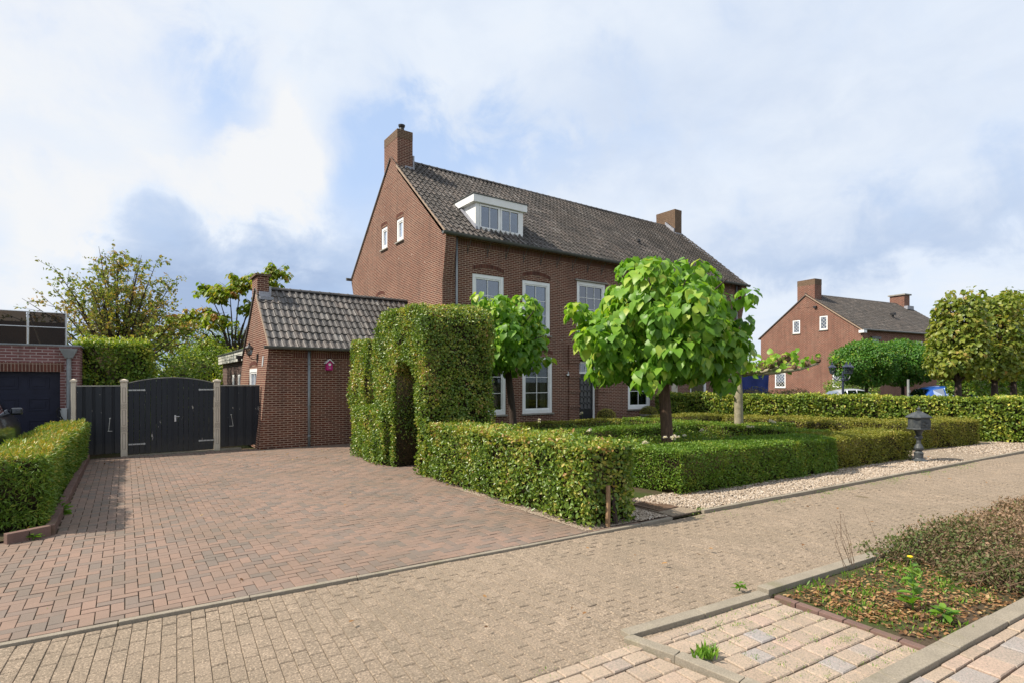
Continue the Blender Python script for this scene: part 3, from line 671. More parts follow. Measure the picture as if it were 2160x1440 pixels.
mb = MB(); mb.box((6.62,5.47,.021),(7.08,5.50,.037)); mb.box((6.62,6.0,.021),(7.08,6.03,.037)); mb.box((6.62,5.5,.021),(6.65,6.0,.037)); mb.box((7.05,5.5,.021),(7.08,6.0,.037))
mb.build('grate_frame', 'rust', dr)

# ================================================================ BUILDING HELPERS
def window(house, T, u0, u1, z0, z1, cols, rows, fw=.10, glass='glass', sill=True, back=None, leaded=False, name='window', fm='white', hd=.0):
    """T(u, d, z): d grows into the wall"""
    f = MB(T); d0, d1 = .02+hd, .10+hd
    f.box((u0, d0, z0), (u0+fw, d1, z1)); f.box((u1-fw, d0, z0), (u1, d1, z1)); f.box((u0+fw, d0, z1-fw), (u1-fw, d1, z1)); f.box((u0+fw, d0, z0), (u1-fw, d1, z0+fw*1.1))
    w = f.build(name, fm, house, bevel=.006)
    s = MB(T); i0, i1, k0, k1 = u0+fw, u1-fw, z0+fw*1.1, z1-fw; q = .045
    s.box((i0, d0+.02, k0), (i0+q, d1+.01, k1)); s.box((i1-q, d0+.02, k0), (i1, d1+.01, k1)); s.box((i0+q, d0+.02, k1-q), (i1-q, d1+.01, k1)); s.box((i0+q, d0+.02, k0), (i1-q, d1+.01, k0+q))
    s.build('sash', fm, w)
    b = MB(T); j0, j1, l0, l1 = i0+q, i1-q, k0+q, k1-q
    for i in range(1, cols): x = j0+(j1-j0)*i/cols; b.box((x-.011, d0+.035, l0), (x+.011, d0+.06, l1))
    for i in range(1, rows):
        z = l1-(l1-l0)*i/rows
        for c in range(cols): b.box((j0+(j1-j0)*c/cols+(.011 if c else 0), d0+.037, z-.011), (j0+(j1-j0)*(c+1)/cols-(.011 if c < cols-1 else 0), d0+.058, z+.011))
    if leaded:
        n = 5
        for i in range(-n, n+1):
            for sg in (1, -1):
                pts = clip([(j0, l0), (j1, l0), (j1, l1), (j0, l1)], [(sg*1.0, 1.0, sg*j0+l0+i*.28+.28+.006 if sg > 0 else -j0+l0+i*.28+.006), (-sg*1.0, -1.0, -(sg*j0+l0+i*.28+.28-.006) if sg > 0 else -(-j0+l0+i*.28-.006))])
                if len(pts) > 2: b.add([(a, d0+.05+.002*sg, z) for a, z in pts], [tuple(range(len(pts)))])
    if b.v: b.build('glazing_bars', fm, w)
    p = MB(T); p.box((j0, d0+.062, l0), (j1, d0+.066, l1)); p.build('pane', glass, w)
    bk = MB(T); e = .55
    bk.quad((u0, e+.12, z0), (u1, e+.12, z0), (u1, e+.12, z1), (u0, e+.12, z1)); bk.quad((u0, d1+.012, z0), (u0, e+.12, z0), (u0, e+.12, z1), (u0, d1+.012, z1)); bk.quad((u1, d1+.012, z0), (u1, e+.12, z0), (u1, e+.12, z1), (u1, d1+.012, z1))
    bk.quad((u0, d1+.012, z0), (u1, d1+.012, z0), (u1, e+.12, z0), (u0, e+.12, z0)); bk.quad((u0, d1+.012, z1), (u1, d1+.012, z1), (u1, e+.12, z1), (u0, e+.12, z1))
    bk.build('room_behind', 'interior', w)
    if back in ('curtain', 'both'):
        cu = MB(T)
        for (a, b2) in ((j0, j0+(j1-j0)*.26), (j1-(j1-j0)*.24, j1)):
            n = 10
            for i in range(n):
                x0, x1 = a+(b2-a)*i/n, a+(b2-a)*(i+1)/n; e0, e1 = .22+.02*(i % 2), .22+.02*((i+1) % 2)
                cu.quad((x0, e0, l0), (x1, e1, l0), (x1, e1, l1), (x0, e0, l1))
        cu.build('curtain', 'curtain', w)
    if back in ('blind', 'both'):
        cu = MB(T); hb = (l1-l0)*.30
        for i in range(int(hb/.03)): cu.quad((j0, .175, l1-i*.03-.027), (j1, .175, l1-i*.03-.027), (j1, .155, l1-i*.03), (j0, .155, l1-i*.03))
        cu.build('blind', 'blind', w)
    if sill:
        c = MB(T); c.box((u0-.05, -.07, z0-.055), (u1+.05, .12, z0-.003)); c.build('sill', 'stone', w, bevel=.008)
    return w
def arch_band(house, T, u0, u1, z, rise, h=.155, n=None):
    """soldier arch over an opening, a few mm proud of the wall"""
    mb = MB(T); k = n or int((u1-u0)/.066); mo = MB(T)
    zz = lambda u: z+rise*(1-((u-(u0+u1)/2)/((u1-u0)/2))**2)
    for i in range(k):
        a, b = u0+(u1-u0)*i/k+.008, u0+(u1-u0)*(i+1)/k-.008
        mb.tint = random.random()
        mb.add([(a,-.012,zz(a)),(b,-.012,zz(b)),(b,-.012,zz(b)+h),(a,-.012,zz(a)+h),(a,.01,zz(a)),(b,.01,zz(b)),(b,.01,zz(b)+h),(a,.01,zz(a)+h)], [(0,1,2,3),(0,4,5,1),(3,2,6,7),(0,3,7,4),(1,5,6,2)])
        mo.quad((a-.012, -.006, zz(a)-.01), (b+.012, -.006, zz(b)-.01), (b+.012, -.006, zz(b)+h+.01), (a-.012, -.006, zz(a)+h+.01))
    o = mb.build('brick_arch', 'arch_brick', house); mo.build('arch_mortar', 'mortar', o)
    return o
def arch_b(n, p):
    at = n.new('ShaderNodeAttribute'); at.attribute_name = 'tint'; c = n.ramp(at.outputs['Fac'], [(0,(.085,.034,.026)),(1,(.16,.06,.04))]); g = n.noise(obj_co(n), 50, 3); c = n.mix(n.mr(g, .4, .8, 0, .4), c, (.05,.03,.03)); n.L.new(c, p.inputs['Base Color'])
M['arch_brick'] = mat('arch_brick', (.16,.06,.045), .85, .2, 0, arch_b)
M['mortar'] = mat('lime_mortar', (.40,.30,.22), .9, .1)
def roof_tiles(name, house, O, U, Vv, lu, lv, tw, th, m, amp=.035, step=.03, skip=None):
    """O: eave corner, U along the eave, Vv up the slope (unit vectors)"""
    O, U, Vv = Vector(O), Vector(U), Vector(Vv); Nn = U.cross(Vv)
    if Nn.z < 0: Nn = -Nn
    mb = MB(); cu, cv = round(lu/tw), round(lv/th); tw, th = lu/cu, lv/cv
    prof = [(0,.85),(.12,1.0),(.28,.9),(.42,.5),(.55,.12),(.70,0),(.86,.12),(1.0,.5)]
    for j in range(cv):
        for i in range(cu):
            if skip and skip((i+.5)*tw, (j+.5)*th): continue
            mb.tint = min(1, max(0, random.gauss(.5+.16*math.sin(i*.31+j*.5)*math.sin(j*.37-i*.13), .25))); lift = random.gauss(0, .003); du = random.gauss(0, .004); dv = random.gauss(0, .007); vs = []; n = len(prof)
            for (fx, hh) in prof:
                b = O+U*((i+fx)*tw+du); h = hh*amp+.014*math.sin(i*.16+j*.11)+.010*math.sin(i*.43-j*.37+1)
                vs.append(b+Vv*(j*th-.02+dv)+Nn*(h+lift)); vs.append(b+Vv*(j*th-.018+dv)+Nn*(h+step+lift)); vs.append(b+Vv*((j+1)*th+.01)+Nn*(h+lift))
            fs = []
            for a in range(n-1):
                fs.append((a*3, (a+1)*3, (a+1)*3+1, a*3+1)); fs.append((a*3+1, (a+1)*3+1, (a+1)*3+2, a*3+2))
            mb.add([tuple(v) for v in vs], fs)
    return mb.build(name, m, house)
def ridge_caps(name, house, a, b, m, r=.11, seg=.36):
    a, b = Vector(a), Vector(b); L = (b-a).length; k = round(L/seg); d = (b-a)/k; mb = MB(); side = Vector((-d.y, d.x, 0)).normalized()
    for i in range(k):
        mb.tint = random.random()*.7; p0, p1 = a+d*i, a+d*(i+1)*1.0; vs = []
        for q, rr in ((p0, r*1.12), (p0+d*.12, r*1.12), (p0+d*.14, r), (p1+d*.05, r)):
            for t_ in range(7):
                an = math.pi*t_/6; vs.append(tuple(q+side*math.cos(an)*rr+Vector((0, 0, math.sin(an)*rr*.95-.03))))
        fs = [(x*7+y, x*7+y+1, x*7+8+y, x*7+7+y) for x in range(3) for y in range(6)]+[tuple(range(7))]
        mb.add(vs, fs)
    return mb.build(name, m, house)
def gutter(name, house, x0, x1, y, z, r=.085, m='gutter'):
    mb = MB(); n = 8; k = max(1, int((x1-x0)/2.0)); vs = []
    prof = [(math.cos(math.pi+math.pi*i/n)*r, math.sin(math.pi+math.pi*i/n)*r) for i in range(n+1)]
    prof = [(-r-.012, .012), (-r, .02)]+prof+[(r, .03)]; inner = [(p[0]*.9, p[1]*.9) for p in prof[2:-1]][::-1]
    full = prof+inner
    for x in (x0, x1): vs += [(x, y+p[0], z+p[1]) for p in full]
    c = len(full); mb.add(vs, [(i, (i+1) % c, c+(i+1) % c, c+i) for i in range(c)]+[tuple(range(2, 2+n+1)), tuple(range(c+2, c+2+n+1))])
    for i in range(1, k+1):
        x = x0+(x1-x0)*i/(k+1); mb.box((x-.015, y-r-.016, z-.0), (x+.015, y-r-.001, z+.03))
    return mb.build(name, m, house, smooth=False)
def downpipe(house, x, y, z0, z1, r=.04, m='zinc'):
    mb = MB(); mb.tube([(x, y, z0), (x, y, z1)], r, 12)
    for z in [z0+.3, z0+(z1-z0)*.42, z1-.45]: mb.tube([(x, y, z), (x, y, z+.045)], r+.009, 12)
    o = mb.build('downpipe', m, house, smooth=True); return o

# ================================================================ MAIN HOUSE
YF, XG, XR = 16.4, 8.75, 26.5
H0 = empty('brick_house', (XG, YF, 0), 'large two storey brown brick house with white dormer and long tiled roof', 'house')
Tf = lambda u, d, z: (u, YF+d, z)
Tg = lambda u, d, z: (XG+d, u, z)
ff = [(9.94,11.28,3.74,5.77), (12.12,13.46,3.74,5.77), (14.85,16.45,3.80,6.02), (17.95,19.29,3.74,5.77), (20.3,21.64,3.74,5.77), (23.2,24.54,3.74,5.77)]
gf = [(9.92,11.37,.78,2.92), (12.12,13.57,.78,2.92), (17.82,19.27,.78,2.92)]
dr_ = (14.95, 15.98, .28, 2.86); small = (24.3, 24.92, 1.44, 2.16); beige = (20.75, 21.25, .3, 2.3); dark = (22.15, 23.42, .9, 2.3)
mb = MB(); wall(mb, XG, XR, 0, 7.02, ff+gf+[dr_, small, beige, dark], T=Tf, reveal=.14)
mb.build('front_wall', 'brick', H0)
gw = [(19.56,20.20,7.43,8.33), (21.14,21.76,7.43,8.33), (21.45,22.3,4.3,5.48)]
mb = MB(); sl = [(-.873, 1, 6.98-.873*16.3-.06), (.90, 1, 10.93+.90*20.8-.06)]
wall(mb, YF, 25.2, 0, 10.9, gw, sl, T=Tg, reveal=.12)
# corbels that carry the gutters
mb.prism([(XG,16.4,5.35),(XG,16.4,6.93),(XG,16.14,6.93),(XG,16.18,6.5),(XG,16.30,5.85)], (.40,0,0)); mb.prism([(XG,25.2,6.0),(XG,25.45,6.6),(XG,25.45,6.85),(XG,25.2,6.93)], (.4,0,0))
mb.build('gable_wall', 'brick', H0)
mb = MB(); mb.quad((XR,YF,0),(XR,25.2,0),(XR,25.2,7),(XR,20.8,10.85),(XR,YF,7)); mb.quad((XG,25.2,0),(XG,25.2,6.9),(XR,25.2,6.9),(XR,25.2,0))
mb.prism([(XR,16.4,5.35),(XR,16.4,6.93),(XR,16.14,6.93),(XR,16.18,6.5),(XR,16.30,5.85)], (-.4,0,0))
mb.build('rear_walls', 'brick', H0)
mb = MB(Tf)
mb.box((XG+.42, -.012, 6.70), (XR-.42, .01, 6.92)); mb.build('soldier_course', 'brick_soldier', H0)
sv = Vector((0, 4.62, 3.96)).normalized()
RF = roof_tiles('roof', H0, (XG-.06, 16.14, 6.99), (1,0,0), sv, XR-XG+.10, 6.10, .212, .345, 'tile', .06, .036)
mb = MB(); mb.quad((XG,16.2,7.0),(XR,16.2,7.0),(XR,20.8,10.90),(XG,20.8,10.90)); mb.quad((XG-.05,20.8,10.97),(XR+.05,20.8,10.97),(XR+.05,25.45,6.78),(XG-.05,25.45,6.78))
mb.prism([(XG-.05,25.45,6.78),(XG-.05,20.8,10.97),(XG-.05,20.8,10.90),(XG-.05,25.45,6.71)], (XR-XG+.1,0,0))
mb.build('roof_underlay', 'tile', RF)
ridge_caps('ridge_tiles', RF, (XG+.62, 20.8, 11.0), (XR-.6, 20.8, 11.0), 'tile')
M['verge'] = worn((.36,.27,.20), .3, 6, .85, .3)('mortar_verge')
mb = MB()
a, b = Vector((0,16.14,6.95)), Vector((0,20.2,10.45)); n_ = Vector((0,-sv.z,sv.y))
for x in (XG-.035,): mb.prism([(x, *(a)[1:]), (x, *(b)[1:]), (x, *(b+n_*.075)[1:]), (x, *(a+n_*.075)[1:])], (.06,0,0))
a, b = Vector((0,25.45,6.70)), Vector((0,21.4,10.35)); n_ = Vector((0,.67,.74))
mb.prism([(XG-.035, *(a)[1:]), (XG-.035, *(b)[1:]), (XG-.035, *(b+n_*.07)[1:]), (XG-.035, *(a+n_*.07)[1:])], (.06,0,0))
mb.build('verge', 'verge', RF)
def chimney(house, x0, x1, y0, y1, z0, z1, m, top='brick_old', band=.34, cap=None):
    mb = MB(); mb.box((x0, y0, z0), (x1, y1, z1-band)); c = mb.build('chimney', m, house)
    t_ = MB(); t_.box((x0-.004, y0-.004, z1-band), (x1+.004, y1+.004, z1)); t_.build('weathered_top', top, c)
    if cap: k = MB(); k.box((x0-.06, y0-.06, z1), (x1+.06, y1+.06, z1+.06)); k.build('cap_slab', 'stone', c, bevel=.01)
    l = MB(); return c
ch = chimney(H0, XG-.003, 9.40, 20.12, 21.45, 9.9, 11.93, 'brick')
mb = MB(); mb.box((9.05,20.06,10.30),(9.46,20.115,10.52)); mb.box((9.405,20.1,10.5),(9.47,21.4,11.0)); mb.build('lead_flashing', 'lead', ch)
mb = MB(); mb.lathe((9.12,20.55,11.93), [(.09,0),(.14,.02),(.14,.09),(.11,.15),(.095,.26),(.13,.32),(.14,.38),(.08,.39)], 14); mb.build('flue_cowl', 'iron', ch, smooth=False)
ch = chimney(H0, 25.8, 26.4, 20.15, 21.5, 9.8, 11.87, 'brick_old', band=.2)
mb = MB(); vs_ = []
for i in range(7): y = 20.2+i*.09; mb.box((25.70, y-.045, 10.42+(y-20.2)*.86-.1), (25.795, y+.045, 10.75+(y-20.2)*.86))
mb.box((25.75,20.07,10.2),(26.45,20.145,10.5)); mb.build('lead_flashing', 'lead', ch)
mb = MB(); mb.tube([(20.3,18.0,8.35),(20.3,18.0,8.72)], .055, 10); mb.lathe((20.3,18.0,8.70), [(.055,0),(.095,.02),(.095,.13),(.07,.15)], 10); mb.build('roof_vent', 'iron', H0)
gutter('gutter', H0, XG-.16, XR+.12, 16.06, 6.96)
gt = MB(); gt.prism([(XG-.22,25.42,6.82),(XG-.22,25.60,6.86),(XG-.22,25.60,6.72),(XG-.22,25.47,6.70)], (.5,0,0)); gt.build('rear_gutter', 'gutter', H0)
for i in range(21):
    x = 9.74+i*.81; mb = MB(); mb.tube([(x, 16.39, 6.42), (x, 16.38, 6.50), (x, 16.15, 6.86), (x, 16.06, 6.87)], .011, 6); mb.tube([(x, 16.385, 6.40), (x, 16.385, 6.80)], .008, 5)
    mb.build('gutter_bracket', 'steel' if False else 'gutter', H0)
downpipe(H0, 9.27, 16.33, .1, 6.92); downpipe(H0, 25.9, 16.33, .1, 6.92)
for k, (a, b, c, d) in enumerate(ff):
    window(H0, Tf, a, b, c, d, 3 if k == 2 else 2, 4 if k == 2 else 3, fw=.13, back='blind' if k == 2 else 'both')
    if k != 2: arch_band(H0, Tf, a-.02, b+.02, d+.10, .13)
    else:
        mb = MB(Tf); mb.box((a-.1, -.06, d+.004), (b+.1, .06, d+.07)); mb.build('lintel', 'stone', H0, bevel=.01)
for (a, b, c, d) in gf:
    window(H0, Tf, a, b, c, d, 2, 3, fw=.13, glass='glass_low', back='curtain'); arch_band(H0, Tf, a-.02, b+.02, d+.08, .13)
window(H0, Tf, *small, 2, 1, fw=.09); window(H0, Tf, *dark, 1, 1, fw=.07, sill=False)
mb = MB(Tf); mb.box((20.76,.03,.3),(21.24,.10,2.29)); mb.build('side_door', 'cream', H0)
for (a, b, c, d) in gw: window(H0, Tg, a, b, c, d, 1, 1, fw=.11)
for (a, b, c, d) in gw[:2]: arch_band(H0, Tg, a-.03, b+.03, d+.05, .06, .12)
arch_band(H0, Tg, 21.4, 22.35, 5.52, .1, .14)
M['door_glass'] = mat('dim_door_glass', (.09,.09,.095), .35, .4)
# front door with its brick surround
mb = MB(Tf)
for (a, b) in ((14.40,14.94),(15.99,16.53)):
    mb.box((a, -.05, 0), (b, 0.0, 2.86))
    for z in (.95, 1.55, 2.15, 2.72): mb.box((a-.02, -.085, z), (b+.02, -.05, z+.10))
    mb.box((a-.02, -.07, 2.86), (b+.02, 0.0, 3.44))
mb.build('door_surround', 'brick', H0)
mb = MB(Tf); mb.box((14.94, -.06, 2.86), (15.99, .14, 3.44)); mb.build('door_lintel', 'brick_soldier', H0)
mb = MB(Tf); a, b = 14.96, 15.97
mb.box((a,.14,.28),(a+.07,.22,2.80)); mb.box((b-.10,.14,.28),(b,.22,2.80)); mb.box((a+.07,.14,2.72),(b-.10,.22,2.80)); mb.box((a+.07,.13,2.30),(b-.10,.22,2.38))
for x in (15.2, 15.45, 15.66): mb.box((x-.012,.15,2.38),(x+.012,.19,2.72))
df = mb.build('door_frame', 'white', H0)
mb = MB(Tf); mb.box((a+.07,.17,2.38),(b-.10,.175,2.72)); mb.build('transom_pane', 'glass', df)
mb = MB(Tf); mb.box((a+.07,.16,.28),(b-.10,.20,2.30)); dd_ = mb.build('front_door', 'doorblack', H0)
mb = MB(Tf); mb.box((a+.19,.145,.85),(b-.22,.158,2.12)); mb.build('door_pane', 'door_glass', dd_)
mb = MB(Tf)
for i in range(3):
    for j in range(5):
        cx, cz = a+.19+.10+i*.20, .98+j*.25; hw, hh, q = .085, .11, .035
        pts = [(cx-hw, cz-hh+q), (cx-hw+q, cz-hh), (cx+hw-q, cz-hh), (cx+hw, cz-hh+q), (cx+hw, cz+hh-q), (cx+hw-q, cz+hh), (cx-hw+q, cz+hh), (cx-hw, cz+hh-q)]
        mb.tube([(p[0], .138, p[1]) for p in pts+pts[:1]], .012, 5, caps=False)
mb.build('door_grille', 'iron', dd_)
mb = MB(Tf); mb.box((14.26,-.07,2.22),(14.38,-.01,2.30)); mb.tube([(14.32,-.10,2.30),(14.32,-.06,2.38)],.012,6); mb.build('wall_bell', 'alu', H0)
mb = MB(Tf); mb.box((14.8,-.5,0),(16.1,.14,.26)); mb.build('door_step', 'stone', H0)
# dormer
mb = MB(); mb.box((10.20,16.66,7.30),(12.30,18.4,8.36)); dm = mb.build('dormer', 'white', H0)
mb = MB(); mb.box((10.06,16.52,8.36),(12.44,18.85,8.63)); mb.build('dormer_fascia', 'white', dm, bevel=.01)
mb = MB(); mb.box((10.03,16.49,8.633),(12.47,18.88,8.655)); mb.build('dormer_roof_edge', 'gutter', dm)
Td = lambda u, d, z: (u, 16.61+d, z)
mb = MB(Td); mb.box((10.20,.0,7.34),(12.30,.049,7.46)); mb.box((10.20,.0,7.46),(10.36,.049,8.358)); mb.box((12.14,.0,7.46),(12.30,.049,8.358)); mb.box((11.235,.0,7.46),(11.265,.049,8.358)); mb.build('dormer_front', 'white', dm)
for (x0, x1) in ((10.365,11.23),(11.27,12.135)):
    w = MB(Td); z0, z1 = 7.465, 8.34; q = .065
    w.box((x0,-.015,z0),(x0+q,.045,z1)); w.box((x1-q,-.015,z0),(x1,.045,z1)); w.box((x0+q,-.015,z1-q),(x1-q,.045,z1)); w.box((x0+q,-.015,z0),(x1-q,.045,z0+q)); w.box(((x0+x1)/2-.013,-.01,z0+q),((x0+x1)/2+.013,.035,z1-q))
    ww = w.build('dormer_window', 'white', dm, bevel=.005)
    p = MB(Td); p.box((x0+q,.02,z0+q),((x0+x1)/2-.013,.024,z1-q)); p.box(((x0+x1)/2+.013,.02,z0+q),(x1-q,.024,z1-q)); p.build('pane', 'glass', ww)
    p = MB(Td); p.quad((x0+q,.046,z0+q),(x1-q,.046,z0+q),(x1-q,.046,z1-q-.14),(x0+q,.046,z1-q-.14)); p.build('room_behind', 'interior', ww)
    p = MB(Td); p.quad((x0+q,.045,z1-q-.15),(x1-q,.045,z1-q-.15),(x1-q,.045,z1-q),(x0+q,.045,z1-q)); p.build('blind', 'blind', ww)
mb = MB(); mb.prism([(10.10,16.45,7.36),(10.10,17.8,8.52),(10.10,17.8,8.62),(10.10,16.45,7.46)],(.09,0,0)); mb.build('lead_flashing', 'lead', dm)
# two stone troughs with clipped box balls before the facade
for (x, y, lab) in ((15.0, 14.9, 'clipped box ball in a low trough in front of the black front door'), (18.0, 15.4, 'clipped box ball in a low trough under the ground floor window right of the door')):
    pr = empty('planter', (x, y, .3), lab, 'planter', 'clipped balls in troughs by the front door')
    mb = MB(); mb.lathe((x, y, .04), [(.22,0),(.26,.25),(.34,.50),(.38,.52),(.38,.58),(.30,.58)], 16); mb.build('pot', 'stone', pr)
    fo = Foliage(); d = unit(1500); d[:, 2] = np.abs(d[:, 2]); P_ = np.array((x, y, .62))+d*np.array((.38,.38,.34))*(1-.08*RNG.random((1500,1)))
    fo.leaves(P_, unit(1500)+d*.4, d+unit(1500)*.6, .035, tints(P_, .5, .2))
    m2 = MB(); m2.lathe((x, y, .6), [(.34,0),(.32,.14),(.22,.26),(.05,.31)], 12); fo.solid(m2, 1); fo.build('clipped_ball', ['box_dry', 'core'], pr)

# ================================================================ GARAGE WING
G0 = empty('brick_outbuilding', (3.4, 17.28, 0), 'low brown brick outbuilding with grey pantile roof and small chimney beside the black gate', 'outbuilding')
YG = 17.28
mb = MB(); TG = lambda u, d, z: (u, YG+d, z)
wall(mb, 3.0, 8.75, 0, 3.0, [], [(-1, .0933, -3.18)], T=TG)
mb.build('front_wall', 'brick', G0)
mb = MB(TG); mb.box((3.50, -.03, 2.42), (4.12, 0.0, 2.93)); mb.build('corner_pier', 'brick', G0)
mb = MB(TG); mb.box((4.125, -.012, 2.72), (8.74, .01, 2.93)); mb.build('soldier_course', 'brick_soldier', G0)
TL = lambda u, d, z: (3.18+.0933*min(z, 3.0)+d, u, z)
gh = (18.70, 19.95, 1.2, 2.40)
mb = MB(); wall(mb, YG, 21.5, 0, 3.0, [gh], T=TL, reveal=.12); wall(mb, YG-.03, 21.5, 3.0, 5.0, [], [(-.9, 1, 3.02-.9*17.15), (.9, 1, 4.93+.9*19.28)], T=TL)
mb.build('gable_wall', 'brick', G0)
TLw = lambda u, d, z: (3.36+d, u, z)
window(G0, TLw, *gh, 2, 1, fw=.11, back='blind', hd=.02); arch_band(G0, lambda u, d, z: (3.18+.0933*z+d-.004, u, z), 18.66, 20.0, 2.43, .10, .13)
sg = Vector((0, 2.16, 1.94)).normalized()
GR = roof_tiles('roof', G0, (3.42, 17.05, 2.99), (1,0,0), sg, 5.33, 2.95, .209, .355, 'tile_grey', .045, .032)
mb = MB(); mb.quad((3.46,17.1,3.0),(8.75,17.1,3.0),(8.75,19.25,4.93),(3.46,19.25,4.93)); mb.prism([(3.41,21.5,2.93),(3.41,19.25,4.98),(3.41,19.25,4.91),(3.41,21.5,2.86)], (5.34,0,0)); mb.build('roof_underlay', 'tile_grey', GR)
ridge_caps('ridge_tiles', GR, (3.85, 19.25, 5.02), (8.74, 19.25, 5.02), 'tile_grey', .095, .33)
mb = MB(); a, b = Vector((0,17.06,2.96)), Vector((0,19.0,4.72)); n_ = Vector((0,-sg.z,sg.y)); mb.prism([(3.40, *(a)[1:]), (3.40, *(b)[1:]), (3.40, *(b+n_*.07)[1:]), (3.40, *(a+n_*.07)[1:])], (.05,0,0)); mb.build('verge', 'verge', GR)
mb = MB(); mb.box((3.457,18.96,4.2),(3.80,19.85,5.36)); cg = mb.build('chimney', 'brick', G0)
mb = MB(); mb.box((3.39,18.89,5.36),(3.87,19.92,5.43)); mb.build('cap_slab', 'brick_old', cg, bevel=.01)
mb = MB(); mb.box((3.50,18.90,4.66),(3.86,18.955,4.86)); mb.box((3.805,18.93,4.70),(3.87,19.3,5.05)); mb.box((3.50,18.74,4.58),(3.90,18.95,4.68)); mb.build('lead_flashing', 'lead', cg)
gutter('gutter', G0, 3.28, 8.7, 16.99, 3.0, .07)
downpipe(G0, 4.60, 17.22, .0, 2.96)
mb = MB(TL); mb.box((17.80,-.02,2.45),(17.94,-.005,2.76)); mb.build('number_plate', 'plastic_grey', G0)
# birdhouse
bh = empty('birdhouse', (5.19, 17.28, 2.5), 'small magenta birdhouse with a white roof hung on the brick wall', 'birdhouse')
mb = MB(); mb.prism([(5.10,17.10,2.34),(5.28,17.10,2.34),(5.28,17.10,2.56),(5.19,17.10,2.64),(5.10,17.10,2.56)], (0,.16,0)); mb.build('box', 'magenta', bh)
mb = MB(); mb.prism([(5.06,17.06,2.54),(5.19,17.06,2.665),(5.32,17.06,2.54),(5.32,17.06,2.565),(5.19,17.06,2.69),(5.06,17.06,2.565)], (0,.21,0)); mb.build('roof', 'white', bh)
mb = MB(); mb.lathe((0,0,0), [(.025,0),(.042,0),(.042,.008),(.025,.008)], 16); mb.v = [(5.19+x, 17.098-z, 2.515+y) for x, y, z in mb.v]; mb.build('entrance_ring', 'white', bh)
mb = MB(); mb.lathe((0,0,0), [(.001,0),(.024,0),(.024,.004),(.001,.004)], 12); mb.v = [(5.19+x, 17.096-z, 2.515+y) for x, y, z in mb.v]; mb.build('entrance_hole', 'iron', bh)
mb = MB(); mb.box((5.16,17.092,2.40),(5.22,17.099,2.42)); mb.build('name_plate', 'plastic_grey', bh)
# wall lantern
wl = empty('wall_lantern', (3.44, 18.85, 2.75), 'black coach lantern on the lit gable of the low outbuilding', 'lantern')
mb = MB(); mb.tube([(3.45,18.85,2.66),(3.40,18.85,2.70),(3.33,18.85,2.68),(3.22,18.85,2.74),(3.20,18.85,2.80)], .014, 6); mb.box((3.42,18.80,2.58),(3.46,18.90,2.86)); mb.build('bracket', 'iron', wl)
def lantern(parent, c, s, frame='iron', glassm='glass_low'):
    x, y, z = c
    mb = MB(); mb.lathe(c, [(.03*s,0),(.075*s,.02*s),(.075*s,.04*s)], 6); mb.lathe((x,y,z+.24*s), [(.135*s,0),(.14*s,.015*s),(.05*s,.10*s),(.03*s,.12*s),(.035*s,.15*s),(.012*s,.20*s)], 6)
    for k in range(6):
        an = math.pi*k/3; mb.tube([(x+.07*s*math.cos(an), y+.07*s*math.sin(an), z+.04*s), (x+.118*s*math.cos(an), y+.118*s*math.sin(an), z+.245*s)], .008*s, 4)
    l = mb.build('lantern_frame', frame, parent)
    mb = MB(); mb.lathe((x,y,z+.042*s), [(.064*s,0),(.108*s,.195*s)], 6); mb.build('lantern_glass', glassm, l)
    mb = MB(); mb.lathe((x,y,z+.05*s), [(.012*s,0),(.02*s,.05*s),(.022*s,.09*s),(.005*s,.12*s)], 8); mb.build('bulb', 'blind', l)
    return l
lantern(wl, (3.20,18.85,2.80), .95)
# flat roofed extension
E0 = empty('flat_roof_extension', (3.6, 21.6, 0), 'dark brick extension with a pale boarded fascia behind the outbuilding', 'outbuilding')
Te = lambda u, d, z: (3.62+d, u, z); eh = [(23.2,23.85,1.2,2.28), (24.6,25.25,1.2,2.28)]
mb = MB(); wall(mb, 21.5, 27.8, 0, 2.75, eh, T=Te); mb.quad((3.62,21.5,0),(8.75,21.5,0),(8.75,21.5,2.75),(3.62,21.5,2.75)); mb.quad((3.62,27.8,0),(3.62,27.8,2.75),(8.75,27.8,2.75),(8.75,27.8,0)); mb.build('wall', 'brick_dark', E0)
for h in eh: window(E0, Te, *h, 1, 1, fw=.09, back='blind')
mb = MB(); mb.box((3.46,21.45,2.75),(8.75,27.95,3.12)); mb.build('fascia', 'fascia', E0)
mb = MB()
for z in (2.86, 2.99): mb.box((3.452,21.45,z),(3.46,27.95,z+.012))
mb.box((3.42,21.40,3.121),(8.75,28.0,3.16)); mb.build('roof_edge', 'gutter', E0)
mb = MB(); mb.box((3.25,21.5,2.80),(3.46,21.75,2.92)); mb.box((3.30,21.55,2.72),(3.40,21.7,2.8)); mb.build('floodlight', 'iron', E0)
# wooden trellis by the corner and a stake
tr = empty('trellis', (6.9, 17.2, 0), 'thin brown wooden trellis against the brick wall beside the tall hedge', 'trellis')
mb = MB()
for x in (6.62, 7.1, 7.55): mb.box((x, 17.19, 0), (x+.03, 17.22, 2.05))
for z in (.3, .65, 1.0, 1.35, 1.7, 2.0): mb.box((6.55, 17.165, z), (7.65, 17.188, z+.03))
mb.prism([(6.46,17.19,2.22),(6.54,17.19,2.22),(6.68,17.19,1.95),(6.60,17.19,1.95)],(0,.02,0)); mb.build('slats', 'stake', tr)

